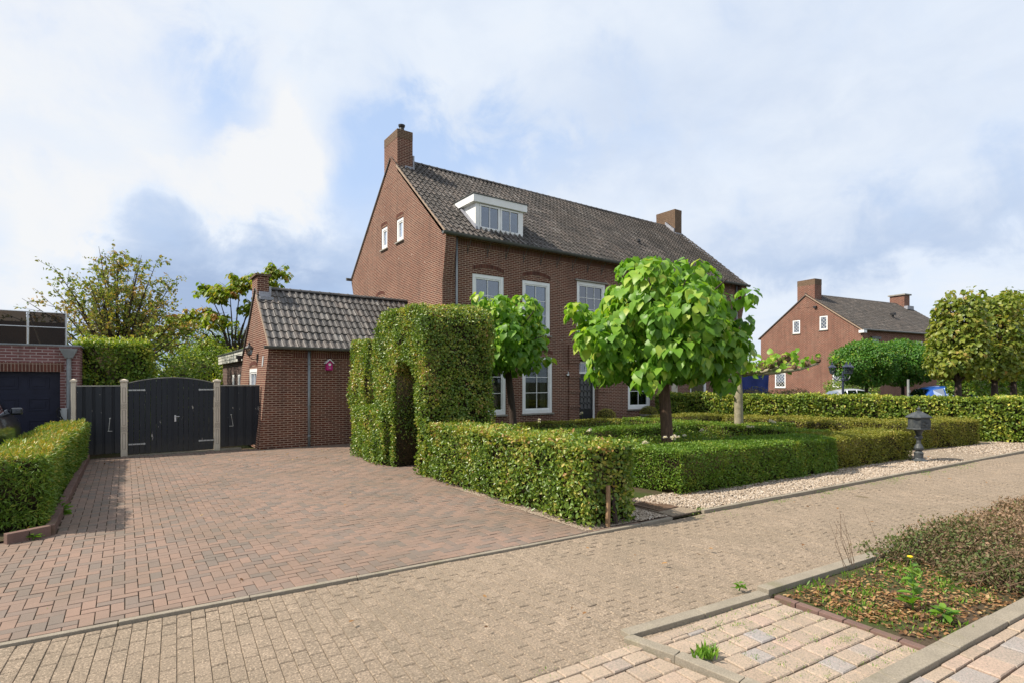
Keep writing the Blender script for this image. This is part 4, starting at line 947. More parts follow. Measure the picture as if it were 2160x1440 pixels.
# ================================================================ GATE AND FENCE
def post(x, y, w_, label, carved):
    p = empty('fence_post', (x, y, 0), label, 'post', 'beige concrete posts of the gate')
    mb = MB(); mb.box((x-w_/2, y-w_/2, 0), (x+w_/2, y+w_/2, 1.98)); mb.build('shaft', 'post', p, bevel=.012)
    mb = MB(); mb.box((x-w_/2-.02, y-w_/2-.02, 1.98), (x+w_/2+.02, y+w_/2+.02, 2.03)); mb.add([(x-w_/2-.01,y-w_/2-.01,2.03),(x+w_/2+.01,y-w_/2-.01,2.03),(x+w_/2+.01,y+w_/2+.01,2.03),(x-w_/2-.01,y+w_/2+.01,2.03),(x,y,2.065)], [(0,1,4),(1,2,4),(2,3,4),(3,0,4)])
    mb.build('cap', 'post', p)
    if carved:
        mb = MB(); yy = y-w_/2-.004
        def fr(z0, z1, hw, t_=.008): mb.box((x-hw,yy,z0),(x-hw+t_,yy+.006,z1)); mb.box((x+hw-t_,yy,z0),(x+hw,yy+.006,z1)); mb.box((x-hw+t_,yy,z0),(x+hw-t_,yy+.006,z0+t_)); mb.box((x-hw+t_,yy,z1-t_),(x+hw-t_,yy+.006,z1))
        fr(1.43,1.83,.035); fr(1.27,1.40,.05); fr(1.30,1.37,.025); fr(.83,1.24,.035); fr(.66,.79,.05); fr(.69,.76,.025); fr(.2,.62,.035)
        mb.build('carved_panel', 'post_line', p)
    return p
M['post_line'] = mat('dark_carving_line', (.22,.18,.15), .9, .1)  # darker tone for the outline strips of the carved panels
YP = 17.8
post(-1.07, YP, .10, 'plain thin beige concrete post by the grey downpipe, left end of the fence', False)
post(-.02, YP, .15, 'carved beige concrete post left of the arched gate', True)
post(2.17, YP, .15, 'carved beige concrete post right of the arched gate', True)
def fence_panel(x0, x1, label, nx):
    f = empty('board_fence', (x0, YP, 0), label, 'fence', 'black board fence panels')
    mb = MB(); n = nx; bw = (x1-x0)/n
    for i in range(n):
        mb.tint = random.random(); dd = -.045 if i % 2 == 0 else .0
        mb.box((max(x0, x0+i*bw-(.018 if i % 2 == 0 else 0)), YP+dd-.012, .10), (min(x1, x0+(i+1)*bw+(.018 if i % 2 == 0 else 0)), YP+dd+.012, 1.86))
    mb.build('boards', 'blackwood', f, bevel=.004)
    mb = MB(); mb.tint = .5
    for z in (.12, 1.0, 1.72): mb.box((x0, YP+.014, z), (x1, YP+.05, z+.09))
    mb.build('rails', 'blackwood', f)
    mb = MB(); mb.box((x0, YP-.065, 1.862), (x1, YP+.05, 1.892)); mb.build('cap_rail', 'stone', f)
    x = x1-.22 if x0 < 0 else x0+.28
    mb = MB(); mb.tube([(x, YP-.075, 1.02), (x+(-.03 if x0 < 0 else .05), YP-.075, .70)], .008, 6); mb.lathe((x, YP-.075, 1.01), [(.02,0),(.02,.03)], 8); mb.box((x-.05, YP-.085, .685), (x+.05, YP-.062, .70)); mb.build('hook', 'steel', f)
    return f
fence_panel(-1.01, -.10, 'black stained board fence left of the gate, with peeling paint', 9)
fence_panel(2.25, 3.30, 'black stained board fence between the gate and the outbuilding corner', 9)
Gt = empty('arched_gate', (1.08, YP, 0), 'black double wooden gate with an arched top between two beige posts', 'gate')
top = lambda x: 1.93+.16*(1-((x-1.08)/1.05)**2)
for k, (x0, x1) in enumerate(((.065, 1.075), (1.085, 2.09))):
    mb = MB(); n = 8; bw = (x1-x0)/n
    for i in range(n):
        mb.tint = random.random(); a, b = x0+i*bw+.003, x0+(i+1)*bw-.003
        mb.prism([(a, YP-.02, .05), (b, YP-.02, .05), (b, YP-.02, top(b)), (a, YP-.02, top(a))], (0, .03, 0))
    mb.box((x0+.01, YP+.012, .25), (x1-.01, YP+.05, .37)); mb.box((x0+.01, YP+.012, 1.62), (x1-.01, YP+.05, 1.74))
    leaf = mb.build('gate_leaf', 'blackwood', Gt, bevel=.003)
    for z in (.31, 1.76 if k == 0 else 1.76):
        hx0, hx1 = (x0+.01, x0+.36) if k == 0 else (x1-.36, x1-.01)
        mb = MB(); mb.box((hx0, YP-.032, z-.018), (hx1, YP-.022, z+.018)); ex = hx1 if k == 0 else hx0
        mb.tube([(ex, YP-.033, z), (ex, YP-.022, z)], .027, 10); mb.build('strap_hinge', 'steel', leaf)
        mb = MB()
        for q in (.25, .5, .75): xx = hx0+(hx1-hx0)*q; mb.tube([(xx, YP-.036, z), (xx, YP-.030, z)], .008, 6)
        mb.build('bolt', 'iron', leaf)
    mb = MB(); m_ = 12
    for i in range(m_):
        a, b = x0+(x1-x0)*i/m_, x0+(x1-x0)*(i+1)/m_
        mb.prism([(a, YP-.03, top(a)+.001), (b, YP-.03, top(b)+.001), (b, YP-.03, top(b)+.024), (a, YP-.03, top(a)+.024)], (0, .06, 0))
    mb.build('top_strip', 'stone', leaf)
mb = MB(); mb.box((1.12, YP-.034, .88), (1.16, YP-.021, 1.06)); mb.tube([(1.14,YP-.03,1.02),(1.14,YP-.07,1.02),(1.24,YP-.075,1.02)], .009, 8); mb.build('gate_handle', 'alu', Gt)
mb = MB(); mb.tint = .2; mb.box((1.068,YP-.038,.06),(1.092,YP-.021,2.07)); mb.build('centre_batten', 'blackwood', Gt)
mb = MB(); mb.box((.05,YP-.06,-.01),(2.1,YP+.06,.03)); mb.box((2.25,YP-.06,-.01),(2.8,YP+.03,.05)); o = mb.build('threshold', 'kerb', Gt)
# ================================================================ LEFT NEIGHBOUR
N0 = empty('brick_garage', (-1.0, 18.3, 0), 'flat roofed pinkish brick garage with dark blue panelled door and smoked glass terrace screen', 'garage')
TN = lambda u, d, z: (u, 18.3+d, z)
mb = MB(); wall(mb, -8, -.98, 0, 2.9, [(-4.4,-1.37,0,2.24)], T=TN, reveal=.25); mb.quad((-.98,18.3,0),(-.98,26,0),(-.98,26,2.9),(-.98,18.3,2.9)); mb.build('wall', 'brick_pink', N0)
mb = MB(TN); mb.box((-4.6,-.012,2.245),(-1.30,.01,2.47)); mb.build('soldier_course', 'brick_pink_soldier' if False else 'brick_soldier', N0)
mb = MB(); mb.box((-8,18.26,2.9),(-.94,18.42,2.935)); mb.box((-1.1,18.42,2.9),(-.94,26,2.935)); mb.quad((-8,18.42,2.88),(-1.1,18.42,2.88),(-1.1,26,2.88),(-8,26,2.88)); mb.build('roof_coping', 'zinc', N0)
mb = MB(TN); mb.box((-4.4,.20,0),(-1.37,.25,2.24)); gd = mb.build('sectional_door', 'navy', N0)
mb = MB(TN)
for r_ in range(4):
    z0 = .56*r_
    mb.box((-4.4,.192,z0+.004),(-1.37,.20,z0+.552))
mb.build('door_sections', 'navy', gd)
mb = MB(TN)
for r_ in range(4):
    for c_ in range(5):
        x1 = -1.50-.60*c_-.10; x0 = x1-.42; z0 = .56*r_+.12; z1 = z0+.32; q = .03
        mb = MB(TN); mb.box((x0,.178,z0),(x1,.192,z0+q)); mb.box((x0,.178,z1-q),(x1,.192,z1)); mb.box((x0,.178,z0+q),(x0+q,.192,z1-q)); mb.box((x1-q,.178,z0+q),(x1,.192,z1-q)); mb.box((x0+.07,.182,z0+.07),(x1-.07,.192,z1-.07))
        mb.build('raised_panel', 'navy', gd, bevel=.006)
mb = MB(TN); mb.box((-2.2,.17,.42),(-1.95,.19,.45)); mb.build('door_handle', 'alu', gd)
dp = MB(); dp.tube([(-1.19,18.24,.0),(-1.19,18.24,2.62)], .05, 12); dp.tube([(-1.19,18.24,2.30),(-1.19,18.24,2.34)], .06, 12)
dp.add([(-1.27,18.17,2.60),(-1.11,18.17,2.60),(-1.11,18.30,2.60),(-1.27,18.30,2.60),(-1.36,18.10,2.80),(-1.02,18.10,2.80),(-1.02,18.30,2.80),(-1.36,18.30,2.80),(-1.37,18.09,2.84),(-1.01,18.09,2.84),(-1.01,18.30,2.84),(-1.37,18.30,2.84)], [(0,1,5,4),(1,2,6,5),(3,0,4,7),(4,5,9,8),(5,6,10,9),(7,4,8,11),(8,9,10,11),(0,3,2,1)])
dp.build('downpipe', 'zinc', N0)
eb = MB(); eb.box((-1.36,18.12,.98),(-1.22,18.27,1.30)); cb = eb.build('wall_box', 'plastic_grey', N0, bevel=.008)
mb = MB(); mb.tube([(-1.34,18.08,1.26),(-1.38,18.06,1.33),(-1.42,18.06,1.25),(-1.40,18.06,1.10),(-1.34,18.06,1.02),(-1.29,18.06,1.0),(-1.35,18.08,1.12),(-1.37,18.08,1.24)], .018, 6); mb.build('charging_cable', 'rubber', cb)
# terrace screen
M['screen_reflection'] = worn((.26,.19,.12), .7, .8, .6, .1)('brown_screen_reflection')  # brown colour imitates the brownish reflection in the terrace glass
mb = MB(); mb.box((-8,19.0,2.93),(-2.11,19.02,3.80)); mb.box((-2.05,19.0,2.93),(-1.32,19.02,3.80)); ts = mb.build('terrace_screen', 'glass_smoke', N0)
mb = MB()
for x in (-2.08, -1.30, -4.2, -6.2): mb.tube([(x, 19.03, 2.9), (x, 19.03, 3.82)], .022, 8)
mb.tube([(-2.05,19.04,3.75),(-1.86,19.6,2.92)], .02, 8); mb.tube([(-8,18.99,3.42),(-1.30,18.99,3.42)], .012, 6); mb.tube([(-8,19.01,3.81),(-1.30,19.01,3.81)], .014, 6)
mb.build('screen_posts', 'alu', ts)
mb = MB(); mb.box((-8,22.8,2.9),(-1.6,23,3.85)); mb.build('screen_reflection_box', 'screen_reflection', N0)  # brown box behind the screen carries its reflection as painted colour
M_c = None
# the dark car nosed in beside it ------------------------------------------------
def glassy(): return 'car_glass'
M['car_glass'] = glassmat('tinted_car_glass', (.10,.13,.13), .35)
def paintmat(name, base, metal=.35):
    m = mat(name, base, .28, .5, metal); p = m.node_tree.nodes['Principled BSDF']; p.inputs['Coat Weight'].default_value = .8; p.inputs['Coat Roughness'].default_value = .05; return m
M['car_black'] = paintmat('black_car_paint', (.018,.020,.028)); M['car_silver'] = paintmat('silver_car_paint', (.50,.50,.50), .6); M['car_blue'] = paintmat('blue_car_paint', (.02,.10,.42), .3)
M['chrome'] = mat('bright_metal_trim', (.6,.6,.62), .15, .5, 1.0); M['lamp_red'] = mat('red_lamp_glass', (.35,.01,.01), .2, .5); M['lamp_clear'] = mat('clear_lamp_glass', (.6,.62,.65), .12, .5)
def car(name, loc, rz, paint, label, prof, L=4.4, Wd=1.8, wheels=True):
    """prof: (x, z_bottom, z_belt, z_roof, half_width_belt, half_width_roof); x from nose 0 to tail L, car along local +X"""
    c = empty(name, loc, label, 'car', None, rz)
    mb = MB(); rings = []
    for (x, zb, zl, zr, wb, wr) in prof:
        rings.append([(x, -wb*.93, zb), (x, -wb, zb+.18), (x, -wb, (zb+zl)/2+.05), (x, -wb*.96, zl), (x, -wr, zr-.03*(zr > zl+.05)), (x, -wr*.75, zr+.015*(zr > zl+.05)), (x, 0, zr+.03*(zr > zl+.05)),
                      (x, wr*.75, zr+.015*(zr > zl+.05)), (x, wr, zr-.03*(zr > zl+.05)), (x, wb*.96, zl), (x, wb, (zb+zl)/2+.05), (x, wb, zb+.18), (x, wb*.93, zb)])
    n = len(rings[0]); vs = [p for r in rings for p in r]; fs = []
    for i in range(len(rings)-1):
        for k in range(n-1): fs.append((i*n+k, i*n+k+1, (i+1)*n+k+1, (i+1)*n+k))
        fs.append((i*n+n-1, i*n, (i+1)*n, (i+1)*n+n-1))
    fs += [tuple(range(n)), tuple(range((len(rings)-1)*n, len(rings)*n))[::-1]]
    mb.add(vs, fs); b = mb.build('body', paint, c, local=True, smooth=True)
    md = b.modifiers.new('s', 'SUBSURF'); md.levels = 1; md.render_levels = 2
    # side windows, proud of the cabin surface
    cab = [p for p in prof if p[3] > p[2]+.05]
    for sg in (-1, 1):
        segs = list(zip(cab[:-1], cab[1:]))
        for i, (p, q) in enumerate(segs):
            f0, f1 = .06, .94
            P_ = []
            for f, zt in ((f0, 0), (f1, 0), (f1, 1), (f0, 1)):
                x = p[0]+(q[0]-p[0])*f; zl = p[2]+(q[2]-p[2])*f; zr = p[3]+(q[3]-p[3])*f; wb = p[4]+(q[4]-p[4])*f; wr = p[5]+(q[5]-p[5])*f
                z = zl+.03 if not zt else max(zl+.06, zr-.10); tt_ = (z-zl)/max(.05, zr-zl); y = (wb*.96*(1-tt_)+wr*tt_)+.004
                P_.append((x, sg*y, z))
            if abs(P_[0][2]-P_[3][2]) < .05 and abs(P_[1][2]-P_[2][2]) < .05: continue
            m2 = MB(); m2.add(P_+[(a, b_-sg*.03, c_) for a, b_, c_ in P_], [(0,1,2,3),(7,6,5,4),(0,4,5,1),(1,5,6,2),(2,6,7,3),(3,7,4,0)]); m2.build('side_window', 'car_glass', c, local=True)
    # windscreens
    for (p, q, nm) in ((prof[prof.index(cab[0])-1], cab[0], 'windscreen'), (prof[prof.index(cab[-1])+1], cab[-1], 'rear_window')):
        a, b_ = (p[0], p[3]), (q[0], q[3]); nx, nz = (b_[1]-a[1]), -(b_[0]-a[0]); l = math.hypot(nx, nz); nx, nz = nx/l, nz/l
        if nz < 0: nx, nz = -nx, -nz
        m2 = MB(); pa = (a[0]+(b_[0]-a[0])*.1, a[1]+(b_[1]-a[1])*.1); pb = (a[0]+(b_[0]-a[0])*.86, a[1]+(b_[1]-a[1])*.86)
        m2.add([(pa[0]+nx*.03, -p[5]*.86, pa[1]+nz*.03), (pa[0]+nx*.03, p[5]*.86, pa[1]+nz*.03), (pb[0]+nx*.045, q[5]*.9, pb[1]+nz*.045), (pb[0]+nx*.045, -q[5]*.9, pb[1]+nz*.045)], [(0,1,2,3)]); m2.build(nm, 'car_glass', c, local=True)
    for x in (.85, L-.80):
        for sg in (-1, 1):
            m2 = MB(); m2.lathe((0,0,0), [(.20,-.10),(.31,-.10),(.33,-.06),(.33,.06),(.31,.10),(.20,.10)], 24); m2.v = [(x+a, sg*(Wd/2-.09)+c_, .33+b_) for a, b_, c_ in m2.v]; w_ = m2.build('wheel', 'rubber', c, local=True, smooth=False)
            m2 = MB(); m2.lathe((0,0,0), [(.03,.105),(.19,.095),(.20,.09)], 12)
            m2.v = [(x+a, sg*(Wd/2-.09+c_), .33+b_) for a, b_, c_ in m2.v]; m2.build('rim', 'chrome', w_, local=True)
    for sg in (-1, 1):
        m2 = MB(); m2.box((.10, sg*.62-.16, .62), (.30, sg*.62+.16, .76)); m2.build('headlight', 'lamp_clear', c, local=True, bevel=.03)
        m2 = MB(); m2.box((L-.16, sg*.70-.11, .78), (L-.02, sg*.70+.11, 1.0)); m2.build('tail_lamp', 'lamp_red', c, local=True, bevel=.02)
        xm = cab[0][0]-.05; m2 = MB(); m2.box((xm-.08, sg*(Wd/2+.06)-.12, prof[3][2]+.0), (xm+.04, sg*(Wd/2+.06)+.06, prof[3][2]+.14)); m2.build('wing_mirror', paint, c, local=True, bevel=.03)
        for k, xx in enumerate((L*.50, L*.72)): m2 = MB(); m2.box((xx-.09, sg*(Wd/2+.004)-.012, .82), (xx+.09, sg*(Wd/2+.004)+.012, .85)); m2.build('door_handle', 'chrome', c, local=True)
    return c
sed = lambda L, Wd, H, belt, nose=.72: [(0, .28, .55, .56, Wd*.40, Wd*.34), (.25, .2, nose, nose+.01, Wd*.47, Wd*.40), (1.1, .18, belt-.08, belt-.05, Wd*.5, Wd*.42), (1.45, .18, belt, belt+.02, Wd*.5, Wd*.42), (2.1, .18, belt, H-.05, Wd*.5, Wd*.36), (2.75, .18, belt+.01, H, Wd*.5, Wd*.37), (3.4, .18, belt+.02, H-.03, Wd*.5, Wd*.36), (L-.55, .18, belt+.03, H-.16, Wd*.49, Wd*.34), (L-.12, .2, belt-.0, belt+.02, Wd*.47, Wd*.38), (L, .32, .62, .63, Wd*.43, Wd*.36)]
car('parked_car', (-2.80, 16.9, 0), R(-90), 'car_black', 'black car beside the yew hedge in front of the dark blue garage door', sed(4.6, 1.95, 1.95, 1.32, 1.16), 4.6, 1.95)
car('parked_car', (42.3, 15.3, 0), R(180-35), 'car_silver', 'silver car parked behind the long hedge beside the lamp post', sed(4.3, 1.75, 1.50, 1.0), 4.3, 1.75)
car('parked_car', (41.5, 9.8, 0), R(180-35), 'car_blue', 'bright blue estate car behind the long hedge at the right', sed(4.6, 1.85, 1.74, 1.10, .9), 4.6, 1.85)

# ================================================================ HEDGES
kw = dict(shape='oval', mean=.44, sd=.2, depth=.09, jit=.85, amp=.24, bumpy=.075)
def hrev(fo): pass
# low hornbeam hedge along the driveway
def low_top(fo):
    hedge_mesh(fo, [((5.12,5.45,1.10),(5.92,5.30,1.10),(5.95,10.35,1.14),(5.10,10.35,1.14))], 1500, .055, 'oval', .62, .18, .06, .8, .2)
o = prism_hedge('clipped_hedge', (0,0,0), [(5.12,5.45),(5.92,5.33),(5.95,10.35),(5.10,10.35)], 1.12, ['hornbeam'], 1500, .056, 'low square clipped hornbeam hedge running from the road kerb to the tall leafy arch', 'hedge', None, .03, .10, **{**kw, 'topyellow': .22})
# arch
def arch_hedge():
    x0, x1, y0, y1, H_ = 5.08, 6.80, 10.30, 13.15, 3.66; oy0, oy1, oh = 10.72, 11.95, 2.50; r = .52
    fo = Foliage()
    # rounded top outline in the Y-Z plane
    out_ = []; n = 7
    for i in range(n+1): a = math.pi-(math.pi/2)*i/n; out_.append((y0+r*1.3+r*1.3*math.cos(a), H_-r+r*math.sin(a)))
    for i in range(n+1): a = math.pi/2-(math.pi/2)*i/n; out_.append((y1-r*1.6+r*1.6*math.cos(a), H_-r+r*math.sin(a)))
    outl = [(y0, 0)]+out_+[(y1, 0)]
    top_ = [(oy0+(oy1-oy0)*i/8, oh-.45*(2*abs(i/8-.5))**2.5) for i in range(9)]
    qs = []
    for a, b in zip(outl[:-1], outl[1:]):
        q = ((x0,a[0],a[1]),(x0,b[0],b[1]),(x1,b[0],b[1]),(x1,a[0],a[1]))
        qs.append((q[0], q[3], q[2], q[1]))
    # faces at x0 and x1: strips
    ys = sorted({y0, y1, oy0, oy1, *[p[0] for p in out_], *[p[0] for p in top_]})
    def ztop(y):
        for a, b in zip(outl[1:-2], outl[2:-1]):
            if a[0] <= y <= b[0] and b[0] > a[0]: return a[1]+(b[1]-a[1])*(y-a[0])/(b[0]-a[0])
        return H_-r
    def zbot(y):
        if oy0-.001 <= y <= oy1+.001:
            for a, b in zip(top_[:-1], top_[1:]):
                if a[0]-.001 <= y <= b[0]+.001: return a[1]+(b[1]-a[1])*(y-a[0])/(b[0]-a[0])
        return 0
    mb = MB()
    for a, b in zip(ys[:-1], ys[1:]):
        if b-a < .004: continue
        m_ = (a+b)/2; inside = oy0 < m_ < oy1; zb = (zbot(a), zbot(b)) if inside else (0, 0); zt = (ztop(a), ztop(b))
        qs.append(((x0,b,zb[1]),(x0,a,zb[0]),(x0,a,zt[0]),(x0,b,zt[1]))); qs.append(((x1,a,zb[0]),(x1,b,zb[1]),(x1,b,zt[1]),(x1,a,zt[0])))
        e = .10
        if max(a,y0+e) >= min(b,y1-e): continue
        mb.add([(x0+e,max(a,y0+e),zb[0]+e*inside),(x1-e,max(a,y0+e),zb[0]+e*inside),(x1-e,min(b,y1-e),zb[1]+e*inside),(x0+e,min(b,y1-e),zb[1]+e*inside),(x0+e,max(a,y0+e),zt[0]-e),(x1-e,max(a,y0+e),zt[0]-e),(x1-e,min(b,y1-e),zt[1]-e),(x0+e,min(b,y1-e),zt[1]-e)],
               [(0,3,2,1),(4,5,6,7),(0,1,5,4),(1,2,6,5),(2,3,7,6),(3,0,4,7)])
        if inside: qs.append(((x0,a,zb[0]),(x0,b,zb[1]),(x1,b,zb[1]),(x1,a,zb[0])))
    qs.append(((x1,oy0,0),(x0,oy0,0),(x0,oy0,zbot(oy0)),(x1,oy0,zbot(oy0)))); qs.append(((x0,oy1,0),(x1,oy1,0),(x1,oy1,zbot(oy1)),(x0,oy1,zbot(oy1))))
    hedge_mesh(fo, qs, 1650, .053, **{**kw, 'mean': .47, 'bumpy': .075, 'f': 1.1, 'topyellow': .12})
    fo.solid(mb, 1)
    o = fo.build('hedge_arch', ['hornbeam', 'core']); tag(o, 'tall clipped hornbeam arch with a narrow round topped opening', 'hedge arch')
arch_hedge()
prism_hedge('clipped_hedge', (0,0,0), [(4.92,12.2),(5.95,12.2),(6.0,14.5),(5.0,14.5)], 1.30, ['hornbeam'], 1400, .058, 'short rounded hornbeam hedge bulging onto the driveway left of the arch', 'hedge', None, .03, .10, **{**kw, 'bumpy': .09})
prism_hedge('hedge_column', (0,0,0), [(5.40,14.5),(6.35,14.5),(6.35,15.95),(5.45,15.95)], 3.15, ['hornbeam'], 1250, .058, 'tall narrow clipped hedge column between the arch and the brick outbuilding', 'hedge', None, .03, .10, **{**kw, 'bumpy': .10, 'mean': .55})
# stake at the end of the low hedge
mb = MB(); mb.tube([(5.42,5.36,0),(5.44,5.37,.30),(5.455,5.385,.56)], [.035,.033,.03], 8); o = mb.build('hedge_stake', 'stake'); tag(o, 'short weathered wooden stake at the road end of the low hedge', 'stake')
mb = MB(); mb.tube([(5.62,5.40,-.02),(5.60,5.42,.25),(5.64,5.48,.9)], [.045,.03,.02], 7); o = mb.build('hedge_stem', 'bark_dark', bpy.data.objects['clipped_hedge'])
# yew hedge, left
kwy = dict(shape='needle', topyellow=.28, mean=.45, sd=.20, depth=.08, jit=.9, amp=.2, bumpy=.05, out=.7)  # topyellow puts the sunlit tone of the hedge top into the needle colour
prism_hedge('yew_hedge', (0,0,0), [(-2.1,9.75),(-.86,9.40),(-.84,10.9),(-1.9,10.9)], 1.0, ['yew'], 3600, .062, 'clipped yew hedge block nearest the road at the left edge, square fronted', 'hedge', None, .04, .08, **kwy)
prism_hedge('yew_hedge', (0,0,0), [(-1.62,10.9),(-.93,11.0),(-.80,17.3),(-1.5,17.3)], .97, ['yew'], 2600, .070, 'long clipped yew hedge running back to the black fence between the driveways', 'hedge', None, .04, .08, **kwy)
kb = MB()
kerb_run('bed_edging', [(-.78,17.6),(-.80,9.25),(-1.2,9.05)], .10, .16, .13, 'kerb_brown', .21)
sheet('yew_bed', [(-2.4,8.9),(-.82,9.2),(-.82,17.6),(-2.4,17.6)], .03, 'soil')
# big hedge block behind the fence
prism_hedge('clipped_hedge', (0,0,0), [(-1.05,19.6),(1.42,19.6),(1.42,21.3),(-1.05,21.3)], 3.12, ['bush'], 900, .075, 'tall square clipped hedge block rising behind the black fence left of the gate', 'hedge', None, 1.2, .12, shape='oval', mean=.55, sd=.2, depth=.1, jit=.9, amp=.2, bumpy=.08, core_in=.12) if False else None
fo = Foliage(); hedge_mesh(fo, box_quads(-1.15,19.5,0,.62,21.3,3.1), 900, .078, 'oval', .52, .2, .12, .9, .2, .25, .09); m2 = MB(); m2.box((-1.03,19.62,0),(.5,21.2,2.97)); fo.solid(m2, 1)
# upright shoots of the top
k = 900; P_ = np.stack([RNG.uniform(-1.1,.6,k), RNG.uniform(19.5,21.3,k), 3.08+.22*RNG.random(k)**2], 1); fo.leaves(P_, unit(k)+np.array((0,0,.8)), unit(k), .07, np.clip(.75+.2*RNG.normal(size=k),0,1), 'oval')
o = fo.build('clipped_hedge', ['bush', 'core']); tag(o, 'tall square clipped hedge block rising behind the black fence left of the gate', 'hedge')
# boundary hedge to the right
kwb = dict(shape='oval', mean=.50, sd=.22, depth=.12, jit=.85, amp=.22, bumpy=.08, topyellow=.1)
prism_hedge('beech_hedge', (0,0,0), [(19.0,15.9),(23.7,3.95),(24.6,3.95),(19.9,15.9)], 1.44, ['hornbeam_far'], 750, .085, 'long waist high beech hedge bounding the front garden on the right', 'hedge', None, .0, .12, **kwb)
# box parterre
kx = dict(shape='oval', depth=.06, jit=1.0, amp=.2, bumpy=.05, out=.5)
def boxh(foot, z, label, m='box', dens=3000, size=.033, mean=.4):
    return prism_hedge('box_hedge', (0,0,0), foot, z, [m], dens, size, label, 'hedge', 'clipped box hedges of the front garden', .02, .06, **{**kx, 'mean': mean, 'sd': .16})
boxh([(7.86,6.02),(12.75,5.62),(12.85,6.75),(7.72,7.05)], .76, 'bright green box hedge along the gravel, its corner nearest the drain', 'box', 3400, .034, .42)
boxh([(12.78,5.75),(16.25,5.42),(16.45,6.35),(12.85,6.75)], .72, 'yellower box hedge length just left of the mailbox', 'box_dry', 2200, .036, .38)
boxh([(7.72,7.0),(8.5,7.05),(8.5,13.5),(7.6,13.5)], .74, 'box hedge running back towards the house from the corner behind the low hornbeam hedge', 'box', 1900, .036, .5)
boxh([(8.5,10.3),(13.8,10.0),(13.8,10.8),(8.5,11.1)], .74, 'box hedge crossing the bed behind the rose bed and the large tree', 'box', 1800, .038, .35)
boxh([(7.6,13.55),(14.3,13.2),(14.3,14.1),(7.6,14.4)], .66, 'browning box hedge just before the ground floor windows', 'box_dry', 1300, .040, .35)
boxh([(13.85,6.75),(14.7,6.65),(14.7,13.0),(13.85,13.0)], .76, 'box hedge running back along the garden path left of the plane tree', 'box', 1500, .040, .6)
boxh([(14.7,8.6),(16.35,8.4),(16.45,9.1),(14.7,9.3)], .74, 'short box hedge in front of the plane tree trunk', 'box', 1600, .040, .55)
boxh([(17.95,6.25),(21.9,5.45),(22.3,6.6),(18.1,7.6)], .80, 'olive tinted box hedge right of the mailbox, before the beech hedge', 'box_dry', 1800, .040, .45)
boxh([(18.0,7.6),(20.6,7.4),(19.6,11.5),(18.0,11.9)], .72, 'wide yellow green box bed behind the mailbox', 'box_dry', 1000, .044, .55)
boxh([(16.3,13.2),(19.3,12.6),(19.3,13.6),(16.3,14.1)], .70, 'low box hedge at the foot of the beech hedge near the house', 'box_dry', 1100, .042, .35)
# rose beds
def rosebed(x0, y0, x1, y1, n, label, h=.62):
    fo = Foliage(); k = n; P_ = np.stack([RNG.uniform(x0,x1,k), RNG.uniform(y0,y1,k), h*(.25+.75*RNG.random(k)**.7)], 1); P_[:, 2] += .10*np.sin(P_[:, 0]*3.1)*np.sin(P_[:, 1]*2.7)
    fo.leaves(P_, unit(k)+np.array((0,0,.2)), unit(k)+np.array((0,0,.8)), .052*(.6+.7*RNG.random(k)), tints(P_, .4, .2), 'oval')
    mb = MB()
    for i in range(int((x1-x0)*(y1-y0)*6)):
        x, y = random.uniform(x0,x1), random.uniform(y0,y1); mb.tube([(x,y,0),(x+random.gauss(0,.08),y+random.gauss(0,.08),h*.6),(x+random.gauss(0,.14),y+random.gauss(0,.14),h*random.uniform(.8,1.1))], [.009,.006,.003], 4)
    fo.solid(mb, 1); o = fo.build('rose_bushes', ['bush', 'twig']); tag(o, label, 'rose bed', None, 'stuff'); return o
rosebed(8.6, 7.1, 13.7, 9.9, 8500, 'leafy rose bushes filling the bed round the trunk of the large tree')
rosebed(8.6, 11.2, 13.7, 13.1, 3500, 'leafy rose bushes in the rear bed before the house windows', .66)
rosebed(14.9, 9.6, 17.8, 13.0, 3200, 'low dark planting round the plane tree trunk', .55)
def flower(x, y, z, n, label, m='rose'):
    e = empty('rose', (x, y, z), label, 'flower', 'white roses in the front garden beds'); fo = Foliage()
    for i in range(n):
        c = np.array((x, y, z))+RNG.normal(size=3)*np.array((.07,.07,.03)); k = 26; d = unit(k); d[:, 2] = np.abs(d[:, 2])*.8+.1
        fo.leaves(np.broadcast_to(c, (k,3))+d*.012, d, unit(k), .042, RNG.random(k), 'oval')
    fo.build('blossom', [m], e); mb = MB(); mb.tube([(x, y, z-.35), (x, y, z-.01)], .005, 5); mb.build('stem', 'weed', e)
flower(9.55,7.5,.80,5,'cluster of large white roses just right of the big tree trunk'); flower(9.9,7.55,.76,2,'pair of white roses right of the big cluster'); flower(8.2,7.2,.80,2,'white rose just left of the big tree trunk'); flower(8.9,9.3,.82,2,'white rose above the end of the low hornbeam hedge')
flower(14.2,7.9,.88,6,'spray of pale pink roses above the box hedges left of the mailbox'); flower(13.2,7.9,.80,3,'white rose bloom in the middle of the parterre'); flower(11.8,8.4,.74,2,'small white rose halfway along the rose bed'); flower(9.6,12.2,.85,2,'white rose near the facade below the left windows'); flower(13.5,14.6,.86,3,'white blooms at the foot of the brick door pier'); flower(21.0,6.6,.9,2,'single white rose on the box hedge right of the mailbox')

